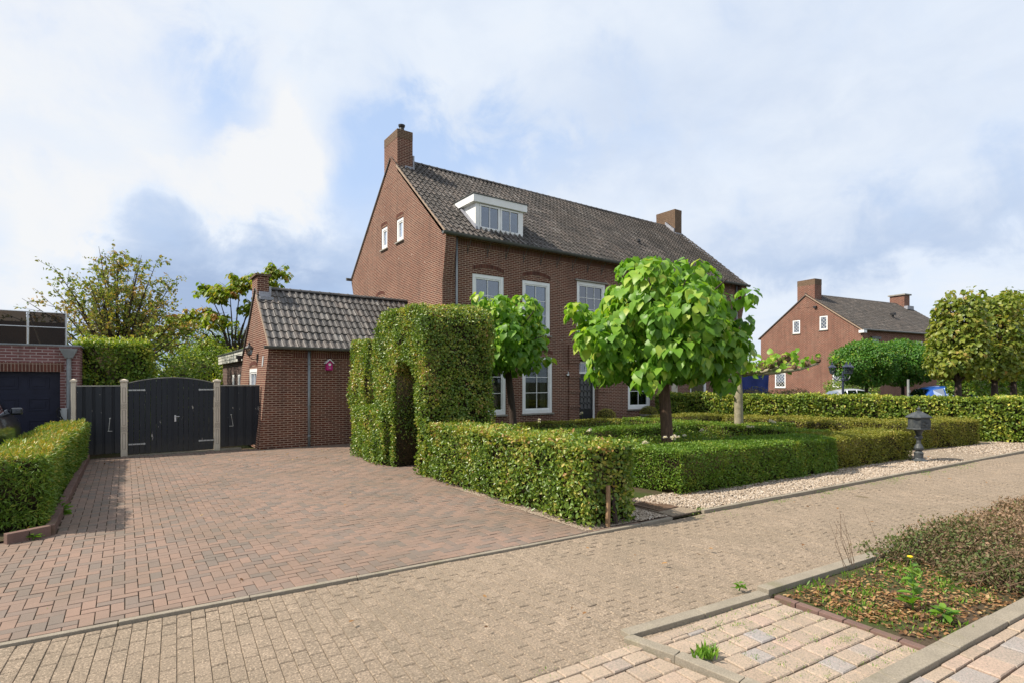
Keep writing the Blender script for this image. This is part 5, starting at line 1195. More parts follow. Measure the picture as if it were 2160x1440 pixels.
# ================================================================ CATALPAS
def catalpa(name, c, rad, zc, rzv, base, r0, lean, label, n_l, dens, leaf):
    e = empty(name, (base[0], base[1], 0), label, 'tree', 'ball shaped catalpa trees in the front garden')
    mb = MB(); top_ = (c[0], c[1], zc-rzv*.45)
    pts = []; 
    for i in range(9):
        f = i/8; pts.append((base[0]+(top_[0]-base[0])*f+lean*math.sin(f*3.1), base[1]+(top_[1]-base[1])*f, top_[2]*f))
    mb.tube(pts, [r0*(1.18-.15*min(1, f_*4))-.03*f_ for f_ in [i/8 for i in range(9)]], 16)
    tk = mb.build('trunk', 'bark', e, smooth=True) if r0 > .13 else mb.build('trunk', 'bark_dark', e, smooth=True)
    mb = MB()
    for i in range(16):
        a = i*2.4; l = rad*random.uniform(.55,.85); z1 = zc+random.uniform(-.4,.75)*rzv
        p0 = Vector(top_)-Vector((0,0,.1)); p2 = Vector((c[0]+l*math.cos(a), c[1]+l*math.sin(a), z1)); p1 = (p0+p2)/2+Vector((0,0,.15*rad))
        mb.tube([p0, p1, p2], [.06,.035,.012], 6)
    mb.build('limbs', 'bark_dark', e, smooth=True)
    lobes = [(c[0], c[1], zc+.1, rad*.55, rzv*.55)]
    for i in range(n_l):
        z = 1-2*(i+.5)/n_l; r_ = math.sqrt(max(0, 1-z*z)); a = i*2.39996+.5+random.gauss(0,.15)
        if z < -.75: z = -.6
        q = random.uniform(.54,.82); s_ = random.uniform(.22,.36)
        fl_ = 1.0 if z < .3 else .86
        lobes.append((c[0]+rad*q*fl_*r_*math.cos(a), c[1]+rad*q*fl_*r_*math.sin(a), zc+rzv*q*z, rad*s_, rad*s_*.8))
    for i in range(15):
        a = random.uniform(0, 6.28); z = random.uniform(-.75, .8); r_ = math.sqrt(1-z*z); q = random.uniform(.92, 1.12); s_ = random.uniform(.10, .17)
        lobes.append((c[0]+rad*q*r_*math.cos(a), c[1]+rad*q*r_*math.sin(a), zc+rzv*q*z-.05, rad*s_, rad*s_*.8))
    fo = Foliage(); lobed_crown(fo, lobes, dens, leaf, 'heart', .55, .22, .85, .5, .22, .25, .5, .8, .8)
    # inner leaves
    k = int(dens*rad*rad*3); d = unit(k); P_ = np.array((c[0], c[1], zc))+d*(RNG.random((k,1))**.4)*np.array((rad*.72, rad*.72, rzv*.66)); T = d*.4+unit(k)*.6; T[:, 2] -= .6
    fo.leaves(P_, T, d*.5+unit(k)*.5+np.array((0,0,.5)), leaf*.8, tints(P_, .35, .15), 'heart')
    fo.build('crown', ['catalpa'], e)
    return e
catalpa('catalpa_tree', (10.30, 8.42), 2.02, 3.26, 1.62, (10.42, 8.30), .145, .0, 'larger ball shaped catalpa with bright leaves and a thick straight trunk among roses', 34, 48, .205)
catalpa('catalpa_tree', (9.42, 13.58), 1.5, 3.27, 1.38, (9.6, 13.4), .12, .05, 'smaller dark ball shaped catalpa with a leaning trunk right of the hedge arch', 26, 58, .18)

# ================================================================ PLANE TREE (pollarded, roof trained)
pt = empty('plane_tree', (15.5, 9.7, 0), 'flat trained plane tree with a pale trunk, knotted stubs and sparse yellow green leaves', 'tree')
mb = MB(); mb.tube([(15.5,9.7,0),(15.5,9.7,.6),(15.48,9.7,1.5),(15.45,9.72,2.3)], [.155,.135,.125,.12], 14); mb.build('trunk', 'bark_plane', pt, smooth=True)
mb = MB(); knobs = []
rgt = Vector((FC, -FS, 0)); fwd = Vector((FS, FC, 0)); B0 = Vector((15.45, 9.72, 2.25))
for (dr_x, dr_y, l) in ((1,.0,2.5),(1,.35,2.2),(-1,.1,2.2),(-.8,.7,2.0),(.5,1,2.0),(.6,-.9,1.6),(-.6,-.8,1.6)):
    d = (rgt*dr_x+fwd*dr_y).normalized()
    pts = [B0, B0+d*l*.25+Vector((0,0,-.02 if dr_x == 1 else .05)), B0+d*l*.5+Vector((0,0,.02)), B0+d*l*.78+Vector((0,0,.12)), B0+d*l+Vector((0,0,.30))]
    mb.tube(pts, [.085,.07,.058,.045,.035], 10)
    for f in (.2,.36,.52,.68,.84,1.0):
        i = min(3, int(f*4)); q = pts[i].lerp(pts[i+1], f*4-i) if f < 1 else pts[4]; knobs.append((q+Vector((0,0,.05)), d))
br = mb.build('branches', 'bark_plane', pt, smooth=True)
fo = Foliage()
for (q, d) in knobs:
    mb = MB(); mb.lathe((q.x, q.y, q.z-.05), [(.03,0),(.085,.05),(.09,.11),(.04,.16)], 8)
    for j in range(9):
        v = Vector((random.gauss(0,.5), random.gauss(0,.5), 1)).normalized(); l = random.uniform(.08,.28); mb.tube([q+v*.05, q+v*l], [.014,.007], 5)
    mb.build('pollard_knob', 'twig', br)
    k = random.randint(6, 13); d3 = RNG.normal(size=(k,3))*np.array((.20,.20,.14)); P_ = np.array(q)+d3+np.array((0,0,.16)); T = unit(k)+np.array((0,0,-.3)); fo.leaves(P_, T, unit(k)+np.array((0,0,.7)), .17*(.6+.6*RNG.random(k)), np.clip(.7+.22*RNG.normal(size=k),0,1), 'heart')
fo.build('leaves', ['catalpa'], pt)

# ================================================================ OTHER TREES
def tree(name, base, h0, r0, lobes, m, label, dens, size, group=None, shape='oval', barkm='bark_dark', mean=.5, droop=.1, limbs=10, inner=.4, shell=.45, f=1.4, amp=.2):
    e = empty(name, (base[0], base[1], 0), label, 'tree', group)
    mb = MB(); mb.tube([(base[0],base[1],0),(base[0]+.03,base[1],h0*.5),(base[0],base[1],h0)], [r0*1.2, r0, r0*.8], 10); mb.build('trunk', barkm, e, smooth=True)
    mb = MB(); s0 = Vector((base[0], base[1], h0*.92))
    for (x, y, z, rx, rz) in lobes:
        p = Vector((x, y, z)); mid = (s0+p)/2+Vector((0,0,-.05)); mb.tube([s0, mid, p], [r0*.45, r0*.25, .012], 6)
        for i in range(limbs): a = random.random()*6.28; v = Vector((math.cos(a)*rx*.8, math.sin(a)*rx*.8, random.uniform(-.5,.8)*rz)); mb.tube([p*.9+mid*.1, p+v], [.015,.004], 4)
    mb.build('limbs', barkm, e)
    fo = Foliage(); lobed_crown(fo, lobes, dens, size, shape, mean, .2, droop, inner, amp, shell, .5, f); fo.build('crown', [m], e)
    return e
# two round acacias, three pleached lindens
rr = random.Random(3)
def ball_lobes(cx, cy, cz, R_, H_, n, rs=.42):
    L = [(cx, cy, cz, R_*.7, H_*.7)]
    for i in range(n):
        z = 1-2*(i+.5)/n; r_ = math.sqrt(1-z*z); a = i*2.4+rr.random(); L.append((cx+R_*.68*r_*math.cos(a), cy+R_*.68*r_*math.sin(a), cz+H_*.68*z, R_*rs*rr.uniform(.85,1.15), H_*rs*rr.uniform(.85,1.15)))
    return L
for (x, y, lab, R_) in ((36.6,14.5,'left of two round headed acacia trees, its yellow tip beside the lamp post',1.85),(39.2,13.5,'right of two round headed acacia trees, touching the pale linden row',1.8)):
    tree('acacia_tree', (x, y), 2.2, .10, ball_lobes(x, y, 3.15, R_, 1.35, 18), 'acacia', lab, 210, .12, 'round headed acacia trees behind the hedge', mean=.45, droop=.5, limbs=3)
def col_lobes(x, y, z0, z1, w_):
    L = []; n = 5
    for i in range(n):
        z = z0+(z1-z0)*(i+.5)/n
        for k in range(4): a = k*1.57+i*.7; L.append((x+w_*.5*math.cos(a)*(1-.25*(i/n)), y+w_*.5*math.sin(a)*(1-.25*(i/n)), z+rr.uniform(-.1,.1), w_*.60*(1-.45*max(0,(i-2)/n)), (z1-z0)/n*.95))
    for k in range(14): L.append((x+rr.uniform(-.7,.7)*w_, y+rr.uniform(-.7,.7)*w_, z1+rr.uniform(-.15,.35), .14, .38))
    return L
for (x, y, lab, z1) in ((26.6,7.3,'tall pale leaved linden nearest the lamp post, first of the row at the right edge',5.0),(29.6,6.9,'middle linden of the row standing behind the beech hedge',5.15),(32.4,6.9,'linden cut by the right edge of the picture, tallest of its row',5.6)):
    tree('linden_tree', (x, y), 2.1, .13, col_lobes(x, y, 2.35, z1, 1.02), 'linden', lab, 110, .135, 'row of pleached lindens at the right', 'heart', mean=.55, droop=.5, limbs=2, amp=.2)
# left background
def sparse_tree(name, base, h, spread, m, label, leaf, nb, shape='oval', trunkh=1.2, mean=.5, zmin=0.5):
    e = empty(name, (base[0], base[1], 0), label, 'tree')
    tm = MB(); tm.tube([(base[0],base[1],0),(base[0],base[1],trunkh)], [.12,.10], 8); tm.build('trunk', 'bark_dark', e)
    mb = MB(); fo = Foliage(); pts = []
    for i in range(nb):
        a = random.random()*6.28; sp = spread*random.uniform(.15,1); hh = h*(1-.42*(sp/spread)**2)*random.uniform(.72,1.0)
        p0 = Vector((base[0], base[1], trunkh*.9)); p3 = Vector((base[0]+sp*math.cos(a), base[1]+sp*math.sin(a), hh)); p1 = p0.lerp(p3, .35)+Vector((0,0,h*.08)); p2 = p0.lerp(p3, .7)+Vector((0,0,h*.06))
        mb.tube([p0,p1,p2,p3], [.05,.03,.018,.005], 5)
        for j in range(14):
            f = random.uniform(.35,1.0); q = (p1.lerp(p2,(f-.35)/.35) if f < .7 else p2.lerp(p3,(f-.7)/.3)); v = Vector((random.gauss(0,1),random.gauss(0,1),random.gauss(.4,.7))).normalized()*random.uniform(.25,.8)
            mb.tube([q, q+v], [.008,.003], 4)
            for s_ in range(12): pts.append(tuple(q+v*random.uniform(.25,1.05)+Vector((random.gauss(0,.05),)*1+(random.gauss(0,.05),random.gauss(0,.05)))))
    mb.build('limbs', 'bark_dark', e)
    P_ = np.array(pts); k = len(P_); T = unit(k)+np.array((0,0,-.25)); fo.leaves(P_, T, unit(k)+np.array((0,0,.5)), leaf*(.6+.7*RNG.random(k)), tints(P_, mean, .2, .8, .3), shape); fo.build('crown', [m], e); return e
sparse_tree('garden_tree', (-.2, 25.6), 7.2, 3.5, 'thin', 'airy small leaved tree turning brown behind the square hedge and the garage', .115, 60, 'oval', 1.5, .5)
def big_leaf_tree():
    base = (5.0, 32.9); e = empty('magnolia_tree', (*base, 0), 'spreading large leaved tree with drooping yellow green leaves above the outbuilding roof', 'tree')
    tm = MB(); tm.tube([(*base,0),(*base,2.2),(base[0]-.2,base[1],3.2)], [.22,.18,.15], 9); tm.build('trunk', 'bark_dark', e)
    fo = Foliage(); mb = MB(); pts = []
    # clusters by depth plane: (right offset, height)
    cl = [(-4.0,4.6,.9),(-3.2,5.0,.9),(-2.4,5.3,.9),(-1.6,5.6,.8),(-.8,5.2,.9),(-3.4,4.0,.7),(-2.4,3.6,.9),(-1.4,3.9,.9),(-.6,3.5,1.0),(.3,4.3,1.0),(-1.9,7.0,.6),(-1.2,6.6,.6),(.1,7.4,.8),(1.0,7.5,.8),(1.9,7.2,.9),(2.4,7.9,.6),(2.6,6.4,.6),(-.3,6.9,.7),(.6,6.0,.8),(-1.5,2.7,1.0),(-3.0,2.9,.8),(-.4,2.4,1.0)]
    s0 = Vector((base[0]-.2, base[1], 3.0))
    for (rx, z, s_) in cl:
        c = Vector((base[0], base[1], 0))+rgt*rx+fwd*random.uniform(-.8,.8); c.z = z
        mb.tube([s0, s0.lerp(c,.5)+Vector((0,0,.5)), c], [.06,.035,.012], 6)
        for i in range(34):
            v = Vector((random.gauss(0,.45),random.gauss(0,.45),random.gauss(0,.28)))*s_; q = c+v; mb.tube([c, q+Vector((0,0,.15))], [.008,.004], 4)
            k = 7; a = np.arange(k)*.9+random.random()*6; T = np.stack([np.cos(a)*.8, np.sin(a)*.8, -np.full(k,.75)+.2*RNG.normal(size=k)],1); P_ = np.array(q)+RNG.normal(size=(k,3))*.05
            fo.leaves(P_, T, np.stack([np.cos(a)*.5, np.sin(a)*.5, np.full(k,.8)],1), .30*(.6+.6*RNG.random(k)), np.clip(tints(P_,.42,.18,.8)+(.35 if random.random()<.2 else 0),0,1), 'oval')
    mb.build('limbs', 'bark_dark', e); fo.build('crown', ['maple'], e)
big_leaf_tree()
def bush(name, c, rx, rz, m, label, dens, size, n=9, cat='shrub', mean=.5, group=None):
    fo = Foliage(); L = ball_lobes(c[0], c[1], c[2], rx, rz, n, .5); lobed_crown(fo, L, dens, size, 'oval', mean, .2, .1, .4, .2, .4, .5, 1.0)
    m2 = MB(); m2.lathe((c[0], c[1], 0), [(rx*.3,0),(rx*.62,c[2]-rz*.3),(rx*.6,c[2]+rz*.2),(rx*.2,c[2]+rz*.55)], 10); fo.solid(m2, 1)
    o = fo.build(name, [m, 'core']); tag(o, label, cat, group); return o
bush('garden_shrub', (1.6, 24.8, 1.45), 1.5, 1.5, 'bush', 'bright green shrub mass behind the arched gate', 110, .10, 10)
bush('garden_shrub', (5.6, 29.0, 1.8), 2.2, 1.8, 'bush', 'yellow green shrub mass between the gate and the flat roofed extension', 90, .11, 10, mean=.65)
bush('garden_shrub', (3.2, 36, 2.4), 3.0, 2.4, 'willow', 'hazy grey green willow like shrub far behind the gate', 60, .12, 10, mean=.4) if False else None
bush('garden_shrub', (2.6, 30.2, 2.0), 2.1, 1.9, 'bush', 'tall yellow green shrubs in the gap between the square hedge block and the spreading tree', 100, .11, 11, mean=.55)
M['willow'] = leafmat('grey_green_leaf', [(0,(.10,.15,.09)),(.5,(.16,.22,.13)),(.8,(.2,.26,.15)),(1,(.24,.28,.16))], .3)
bush('garden_shrub', (4.6, 38, 2.9), 2.6, 2.6, 'willow', 'hazy grey green willow far behind the gate', 70, .13, 10, mean=.4)
for i, (x, y, rx, rz) in enumerate(((-8,44,4,3),(-1,46,5,2.6),(9,52,5,2.6),(16,58,6,2.5))): pass
bush('garden_shrub', (29.6, 17.3, .9), 1.3, .72, 'dryshrub', 'dark brownish heath like shrub between the house corner and the silver car', 130, .07, 9, mean=.55)
bush('garden_shrub', (31.9, 16.3, .8), 1.5, .70, 'dryshrub', 'low dry shrub behind the hedge just left of the silver car', 130, .07, 9, mean=.6)
bush('garden_shrub', (41.5, 17.5, 1.2), 1.6, 1.0, 'bush', 'loose green shrub against the far house behind the round trees', 90, .11, 8, mean=.4)
fo = Foliage(); hedge_mesh(fo, box_quads(38.5,10.0,0,62,11.6,2.5,'xyt'), 160, .16, 'oval', .35, .2, .2, .9, .2, .25, .2); m2 = MB(); m2.box((38.7,10.2,0),(61.8,11.5,2.3)); fo.solid(m2, 1); o = fo.build('clipped_hedge', ['bush', 'core']); tag(o, 'dark garden hedge closing the view behind the blue car and the linden trunks', 'hedge')
# blue tarpaulin behind the plane tree
tp = empty('covered_trailer', (31.0, 19.2, 0), 'trailer under a deep blue tarpaulin beyond the hedge, behind the plane tree', 'trailer', None, R(-20))
mb = MB(); n = 9
vs = []; fs = []
for k, (z, s_) in enumerate(((.55,1.02),(1.6,1.0),(2.62,.98),(2.78,.6))):
    for i in range(24):
        a = i/24*4; q = int(a); f = a-q; c_ = [(-1,-1),(1,-1),(1,1),(-1,1)]; p = c_[q]; r_ = c_[(q+1) % 4]; x = (p[0]+(r_[0]-p[0])*f)*1.3*s_; y = (p[1]+(r_[1]-p[1])*f)*.8*s_
        w_ = 1+.035*math.sin(i*2.7+k*1.9); vs.append((x*w_, y*w_, z+.04*math.sin(i*1.3+k)))
for k in range(3):
    for i in range(24): fs.append((k*24+i, k*24+(i+1) % 24, (k+1)*24+(i+1) % 24, (k+1)*24+i))
fs.append(tuple(range(72, 96))); mb.add(vs, fs); mb.build('tarpaulin', 'tarp', tp, local=True)
mb = MB(); mb.box((-1.3,-.75,.42),(1.3,.75,.55)); mb.tube([(1.3,0,.48),(2.3,0,.42)], .04, 8); mb.build('chassis', 'steel', tp, local=True)
for sg in (-1, 1):
    m2 = MB(); m2.lathe((0,0,0), [(.12,-.08),(.28,-.08),(.28,.08),(.12,.08)], 18); m2.v = [(a, sg*.85+c_, .28+b_) for a, b_, c_ in m2.v]; m2.build('wheel', 'rubber', tp, local=True)

# ================================================================ FAR HOUSE (own axes, turned 8.4 degrees)
F0 = empty('brick_house', (57.2, 23.2, 0), 'distant red brick house at the right with a chimney at each end', 'house', None, R(-8.4))
TFg = lambda u, d, z: (d, u, z); TFf = lambda u, d, z: (u, d, z)
fgh = [(3.2,4.05,7.15,8.55),(6.2,7.05,7.0,8.4),(1.0,2.7,1.4,3.1),(7.9,9.2,1.3,2.9)]
def lbuild(mb, name, m, parent, **k): return mb.build(name, m, parent, local=True, **k)
mb = MB(); slp = 3.95/5.5; wall(mb, 0, 11, 0, 11, fgh, [(-slp,1,7.0),(slp,1,7.0+slp*11)], T=TFg, reveal=.12); lbuild(mb, 'gable_wall', 'brick_far', F0)
mb = MB(); wall(mb, 0, 18, 0, 7.0, [(1.8,3.1,4.9,6.1),(5.6,6.9,4.9,6.1),(9.6,10.9,4.9,6.1)], T=TFf); mb.quad((0,11,0),(0,11,7),(18,11,7),(18,11,0)); mb.quad((18,0,0),(18,11,0),(18,11,7),(18,5.5,10.95),(18,0,7)); lbuild(mb, 'front_wall', 'brick_far', F0)
class LW:  # windows built in the far house's own axes
    pass
def fwindow(T, a, b, c, d, leaded=False):
    f = MB(T); q = .12; f.box((a,.02,c),(a+q,.1,d)); f.box((b-q,.02,c),(b,.1,d)); f.box((a+q,.02,d-q),(b-q,.1,d)); f.box((a+q,.02,c),(b-q,.1,c+q)); w = lbuild(f, 'window', 'white', F0)
    if leaded:
        g_ = MB(T)
        for sg in (1, -1):
            for i in range(-6, 9):
                k0 = i*.35
                if sg > 0: ln = [(1,1,a+c+k0+.012),(-1,-1,-(a+c+k0-.012))]
                else: ln = [(-1,1,c-a+k0-1.2+.012),(1,-1,-(c-a+k0-1.2-.012))]
                p = clip([(a+q,c+q),(b-q,c+q),(b-q,d-q),(a+q,d-q)], ln)
                if len(p) > 2: g_.add([(x, .05+.003*sg, z) for x, z in p], [tuple(range(len(p)))])
        if g_.v: lbuild(g_, 'lead_lattice', 'white', w)
    p = MB(T); p.box((a+q,.06,c+q),(b-q,.065,d-q)); lbuild(p, 'pane', 'glass', w)
    p = MB(T); p.quad((a,.35,c),(b,.35,c),(b,.35,d),(a,.35,d)); lbuild(p, 'room_behind', 'interior', w)
    p = MB(T); p.box((a-.06,-.08,c-.08),(b+.06,.1,c-.002)); lbuild(p, 'sill', 'stone', w)
for i, h in enumerate(fgh): fwindow(TFg, *h, leaded=True)
for h in [(1.8,3.1,4.9,6.1),(5.6,6.9,4.9,6.1),(9.6,10.9,4.9,6.1)]: fwindow(TFf, *h)
mb = MB(TFf); mb.box((1.7,-.16,6.05),(3.2,-.001,6.3)); lbuild(mb, 'shutter_box', 'gutter', F0)
vv = Vector((0, 5.5, 3.95)).normalized()
Ld = math.hypot(5.85, 4.2)
def far_roof():
    O, U, V_ = Vector((-.15,-.35,6.82)), Vector((1,0,0)), vv; Nn = Vector((0,-vv.z,vv.y)); mb = MB(); tw, th = .25, .37; cu, cv = int(18.3/tw), int(Ld/th)
    prof = [(0,.85),(.15,1),(.4,.4),(.6,0),(.85,.2),(1,.7)]
    for j in range(cv+1):
        for i in range(cu):
            mb.tint = min(1, max(0, random.gauss(.45,.2))); vs = []
            for fx, hh in prof:
                b = O+U*((i+fx)*tw); vs += [b+V_*(j*th)+Nn*hh*.05, b+V_*(j*th)+Nn*(hh*.05+.035), b+V_*((j+1)*th)+Nn*hh*.05]
            n = len(prof); mb.add([tuple(v) for v in vs], [f for a in range(n-1) for f in ((a*3,(a+1)*3,(a+1)*3+1,a*3+1),(a*3+1,(a+1)*3+1,(a+1)*3+2,a*3+2))])
    r_ = lbuild(mb, 'roof', 'tile', F0)
    mb = MB(); mb.quad((-.1,-.3,6.8),(18.1,-.3,6.8),(18.1,5.5,10.93),(-.1,5.5,10.93)); mb.prism([(-.1,11.3,6.75),(-.1,5.5,11.0),(-.1,5.5,10.9),(-.1,11.3,6.65)],(18.2,0,0)); mb.tube([(-.1,5.5,10.98),(18.1,5.5,10.98)], .12, 8); lbuild(mb, 'roof_underlay', 'tile', r_)
    mb = MB(); mb.prism([(-.16,-.3,6.74),(-.16,5.5,10.90),(-.16,5.5,11.02),(-.16,-.3,6.86)],(.14,0,0)); lbuild(mb, 'verge', 'verge', r_)
far_roof()
mb = MB(); mb.tube([(-.2,-.42,6.85),(18.2,-.42,6.85)], .09, 8); lbuild(mb, 'gutter', 'gutter', F0)
mb = MB(); mb.tube([(.45,-.08,0),(.45,-.08,6.8)], .06, 8); lbuild(mb, 'downpipe', 'zinc', F0)
mb = MB(); mb.prism([(0,0,5.3),(0,0,6.9),(0,-.3,6.9),(0,-.25,6.2)],(.5,0,0)); lbuild(mb, 'corner_corbel', 'brick_far', F0)
mb = MB(); mb.box((-.25,-.5,6.55),(.25,-.02,6.8)); lbuild(mb, 'gutter_end_cap', 'white', F0)
mb = MB(); mb.box((-.006,4.55,9.6),(1.1,6.5,11.9)); cc = lbuild(mb, 'chimney', 'brick_far', F0); mb = MB(); mb.box((-.01,4.54,11.9),(1.11,6.51,12.5)); lbuild(mb, 'weathered_top', 'brick_old', cc)
mb = MB(); mb.box((16.6,4.7,10),(17.7,6.3,12.0)); cc = lbuild(mb, 'chimney', 'brick_far', F0); mb = MB(); mb.box((16.45,4.55,12.0),(17.85,6.45,12.15)); lbuild(mb, 'cap_slab', 'stone', cc); mb = MB(); mb.box((16.5,4.3,10.3),(17.8,4.68,10.7)); lbuild(mb, 'lead_flashing', 'lead', cc)
mb = MB(); mb.tube([(9.6,2.2,8.2),(9.6,2.2,9.0)], .1, 8); mb.box((9.4,2.0,9.0),(9.8,2.4,9.25)); lbuild(mb, 'roof_vent', 'iron', F0)
mb = MB(); mb.box((-.2,4.3,9.45),(-.003,4.6,9.65)); lbuild(mb, 'floodlight', 'iron', F0)

# ================================================================ LAMP POST, SIGN POST, MAILBOX
lp = empty('lamp_post', (26.84, 11.6, 0), 'dark blue lamp post with hexagonal lanterns on curled arms behind the long hedge', 'lamp post')
mb = MB(); mb.lathe((26.84,11.6,0), [(.14,0),(.12,.5),(.06,.6),(.048,1.9),(.045,2.0),(.07,2.03),(.07,2.10),(.04,2.14),(.05,2.3),(.03,2.45)], 12); mb.build('pole', 'ironblue', lp)
for an in (0.30, 2.39, 4.49):
    dx, dy = math.cos(an-.615)*.43, math.sin(an-.615)*.43; x, y = 26.84+dx, 11.6+dy
    mb = MB(); mb.tube([(26.84,11.6,2.05),(26.84+dx*.4,11.6+dy*.4,2.02),(26.84+dx*.8,11.6+dy*.8,2.08),(x,y,2.22),(x,y,2.32)], .02, 8); mb.tube([(26.84+dx*.15,11.6+dy*.15,2.25),(26.84+dx*.5,11.6+dy*.5,2.18),(26.84+dx*.7,11.6+dy*.7,2.06)], .012, 6); mb.build('arm', 'ironblue', lp)
    lantern(lp, (x, y, 2.32), 1.25, 'ironblue')
sp = empty('sign_post', (36.2, 12.2, 0), 'thin galvanised post behind the hedge between the round trees and the blue car', 'post')
mb = MB(); mb.tube([(36.2,12.2,0),(36.2,12.2,2.1)], .06, 8); mb.build('pole', 'steel', sp); mb = MB(); mb.box((36.1,12.12,1.35),(36.3,12.18,1.5)); mb.build('bracket', 'steel', sp)
MX, MY = 16.06, 5.19
mx = empty('mailbox', (MX, MY, .02), 'ornate dark grey cast metal mailbox on a baluster stand on the gravel', 'mailbox', None, R(-24))
M['castgrey'] = worn((.030,.038,.045), .3, 14, .5, .3, dirt=(.085,.09,.09))('dark_grey_cast_metal')
mb = MB(); mb.lathe((0,0,0), [(.20,0),(.20,.02),(.15,.05),(.11,.07),(.10,.09),(.105,.20),(.115,.22),(.085,.25),(.07,.27),(.105,.32),(.11,.36),(.09,.41),(.055,.47),(.048,.55),(.06,.60),(.085,.62),(.085,.68),(.055,.70)], 20); lbuild(mb, 'pedestal', 'castgrey', mx, smooth=False)
mb = MB(); mb.lathe((0,0,.70), [(.055,0),(.075,.05),(.10,.12),(.13,.14),(.13,.155)], 16); lbuild(mb, 'bracket', 'castgrey', mx)
def octo(w_, d_, c_): return [(-w_+c_,-d_),(w_-c_,-d_),(w_,-d_+c_),(w_,d_-c_),(w_-c_,d_),(-w_+c_,d_),(-w_,d_-c_),(-w_,-d_+c_)]
def loft(mb, secs):
    vs = []; n = 8
    for (w_, d_, c_, z) in secs: vs += [(x, y, z) for x, y in octo(w_, d_, c_)]
    mb.add(vs, [(i*n+k, i*n+(k+1) % n, (i+1)*n+(k+1) % n, (i+1)*n+k) for i in range(len(secs)-1) for k in range(n)]+[tuple(range(n))[::-1], tuple(range((len(secs)-1)*n, len(secs)*n))])
mb = MB(); loft(mb, [(.26,.20,.10,.855),(.265,.205,.10,.865),(.265,.205,.10,.885),(.245,.185,.10,.89),(.245,.185,.10,1.16)]); bx = lbuild(mb, 'body', 'castgrey', mx, bevel=.006)
mb = MB(); mb.box((-.17,-.197,.93),(.17,-.186,1.12)); lbuild(mb, 'door', 'castgrey', bx, bevel=.004)
mb = MB(); mb.tube([(-.07,-.205,1.02),(-.04,-.212,.995),(0,-.214,.985),(.04,-.212,.995),(.07,-.205,1.02)], .012, 6); mb.tube([(-.09,-.205,1.06),(.0,-.21,1.045),(.09,-.205,1.06)], .008, 5); mb.lathe((0,-.20,1.07), [(.03,0),(.03,.006)], 8); lbuild(mb, 'emblem_relief', 'castgrey', bx)
mb = MB(); loft(mb, [(.275,.215,.10,1.16),(.285,.225,.105,1.175),(.285,.225,.105,1.195),(.20,.16,.08,1.26),(.11,.09,.045,1.31),(.075,.06,.03,1.325),(.075,.06,.03,1.345)]); rf = lbuild(mb, 'roof', 'castgrey', mx, bevel=.005)
mb = MB(); mb.lathe((0,0,1.345), [(.05,0),(.025,.02),(.045,.05),(.045,.065),(.02,.09),(.01,.12),(.004,.14)], 12); lbuild(mb, 'finial', 'castgrey', rf)

mx.scale = (.94, .94, .92)
# ================================================================ FOREGROUND PLANTING, LEAVES, WEEDS
def scatter_shrub():
    e = empty('low_shrub', (7.5, 2.1, 0), 'sprawling half dead shrub with grey brown twigs and dull green leaves in the kerbed bed', 'shrub')
    mb = MB(); pts = []; tt = []
    def hgt(x, y):
        return max(.03, min(.40, .37-.018*(x-6.5)))*max(0, 1-((y-(2.02-.075*(x-6)))/.78)**4)*min(1, max(0, (x-6.9+.2*math.sin(y*5))/.6))**.5*(1+.15*math.sin(x*2.3+y*4))
    n = 0
    while n < 1800:
        x = 6.8+random.random()**1.4*6.6; y = random.uniform(1.25, 2.75)-.075*(x-6); h = hgt(x, y)
        if h < .05: continue
        n += 1; bx_, by_ = x+random.gauss(0,.12), y+random.gauss(0,.12); z = h*random.uniform(.75,1.05)
        tipx, tipy = x+random.gauss(0,.10), y+random.gauss(0,.08)
        mb.tube([(bx_,by_,0),((bx_+tipx)/2,(by_+tipy)/2,z*.65),(tipx,tipy,z)], [.005,.0035,.0015], 3, caps=False)
        brown = 1/(1+math.exp(-(x-7.7-.6*(y-1.9)+random.gauss(0,.5))*2.2))
        for k in range(15):
            f = random.random()**.6; pts.append((tipx+random.gauss(0,.06), tipy+random.gauss(0,.06), max(.03, z*(.45+.62*f)))); tt.append(min(1, max(0, random.gauss(.30, .2)+.55*brown)))
    fo = Foliage(); P_ = np.array(pts); k = len(P_); fo.leaves(P_, unit(k)+np.array((0,0,.45)), unit(k)+np.array((0,0,.5)), .034*(.55+.9*RNG.random(k)), np.array(tt), 'needle' if False else 'rhomb'); fo.build('foliage', ['dryshrub'], e)
    for i in range(46):
        x, y = random.uniform(6.2,9.5), random.uniform(1.35,1.9); x -= 0; y -= .075*(x-6); a = random.uniform(-2.6,-.4); l = random.uniform(.25,.7); z0 = random.uniform(.1,.3)
        mb.tube([(x,y,z0),(x+l*.5*math.cos(a),y+l*.35*math.sin(a),z0+.06),(x+l*math.cos(a),y+l*.55*math.sin(a),max(.03,z0-.06))], [.004,.003,.0015], 4)
    for i in range(9):
        x, y = random.choice(((6.0,2.55),(6.3,2.6),(7.0,2.6))); x += random.gauss(0,.12); mb.tube([(x,y,.1),(x-.05+random.gauss(0,.05),y+.05,.35),(x-.12+random.gauss(0,.1),y+.08,.55+random.random()*.1)], [.003,.002,.001], 4)
    mb.build('twigs', 'twig', e)
scatter_shrub()
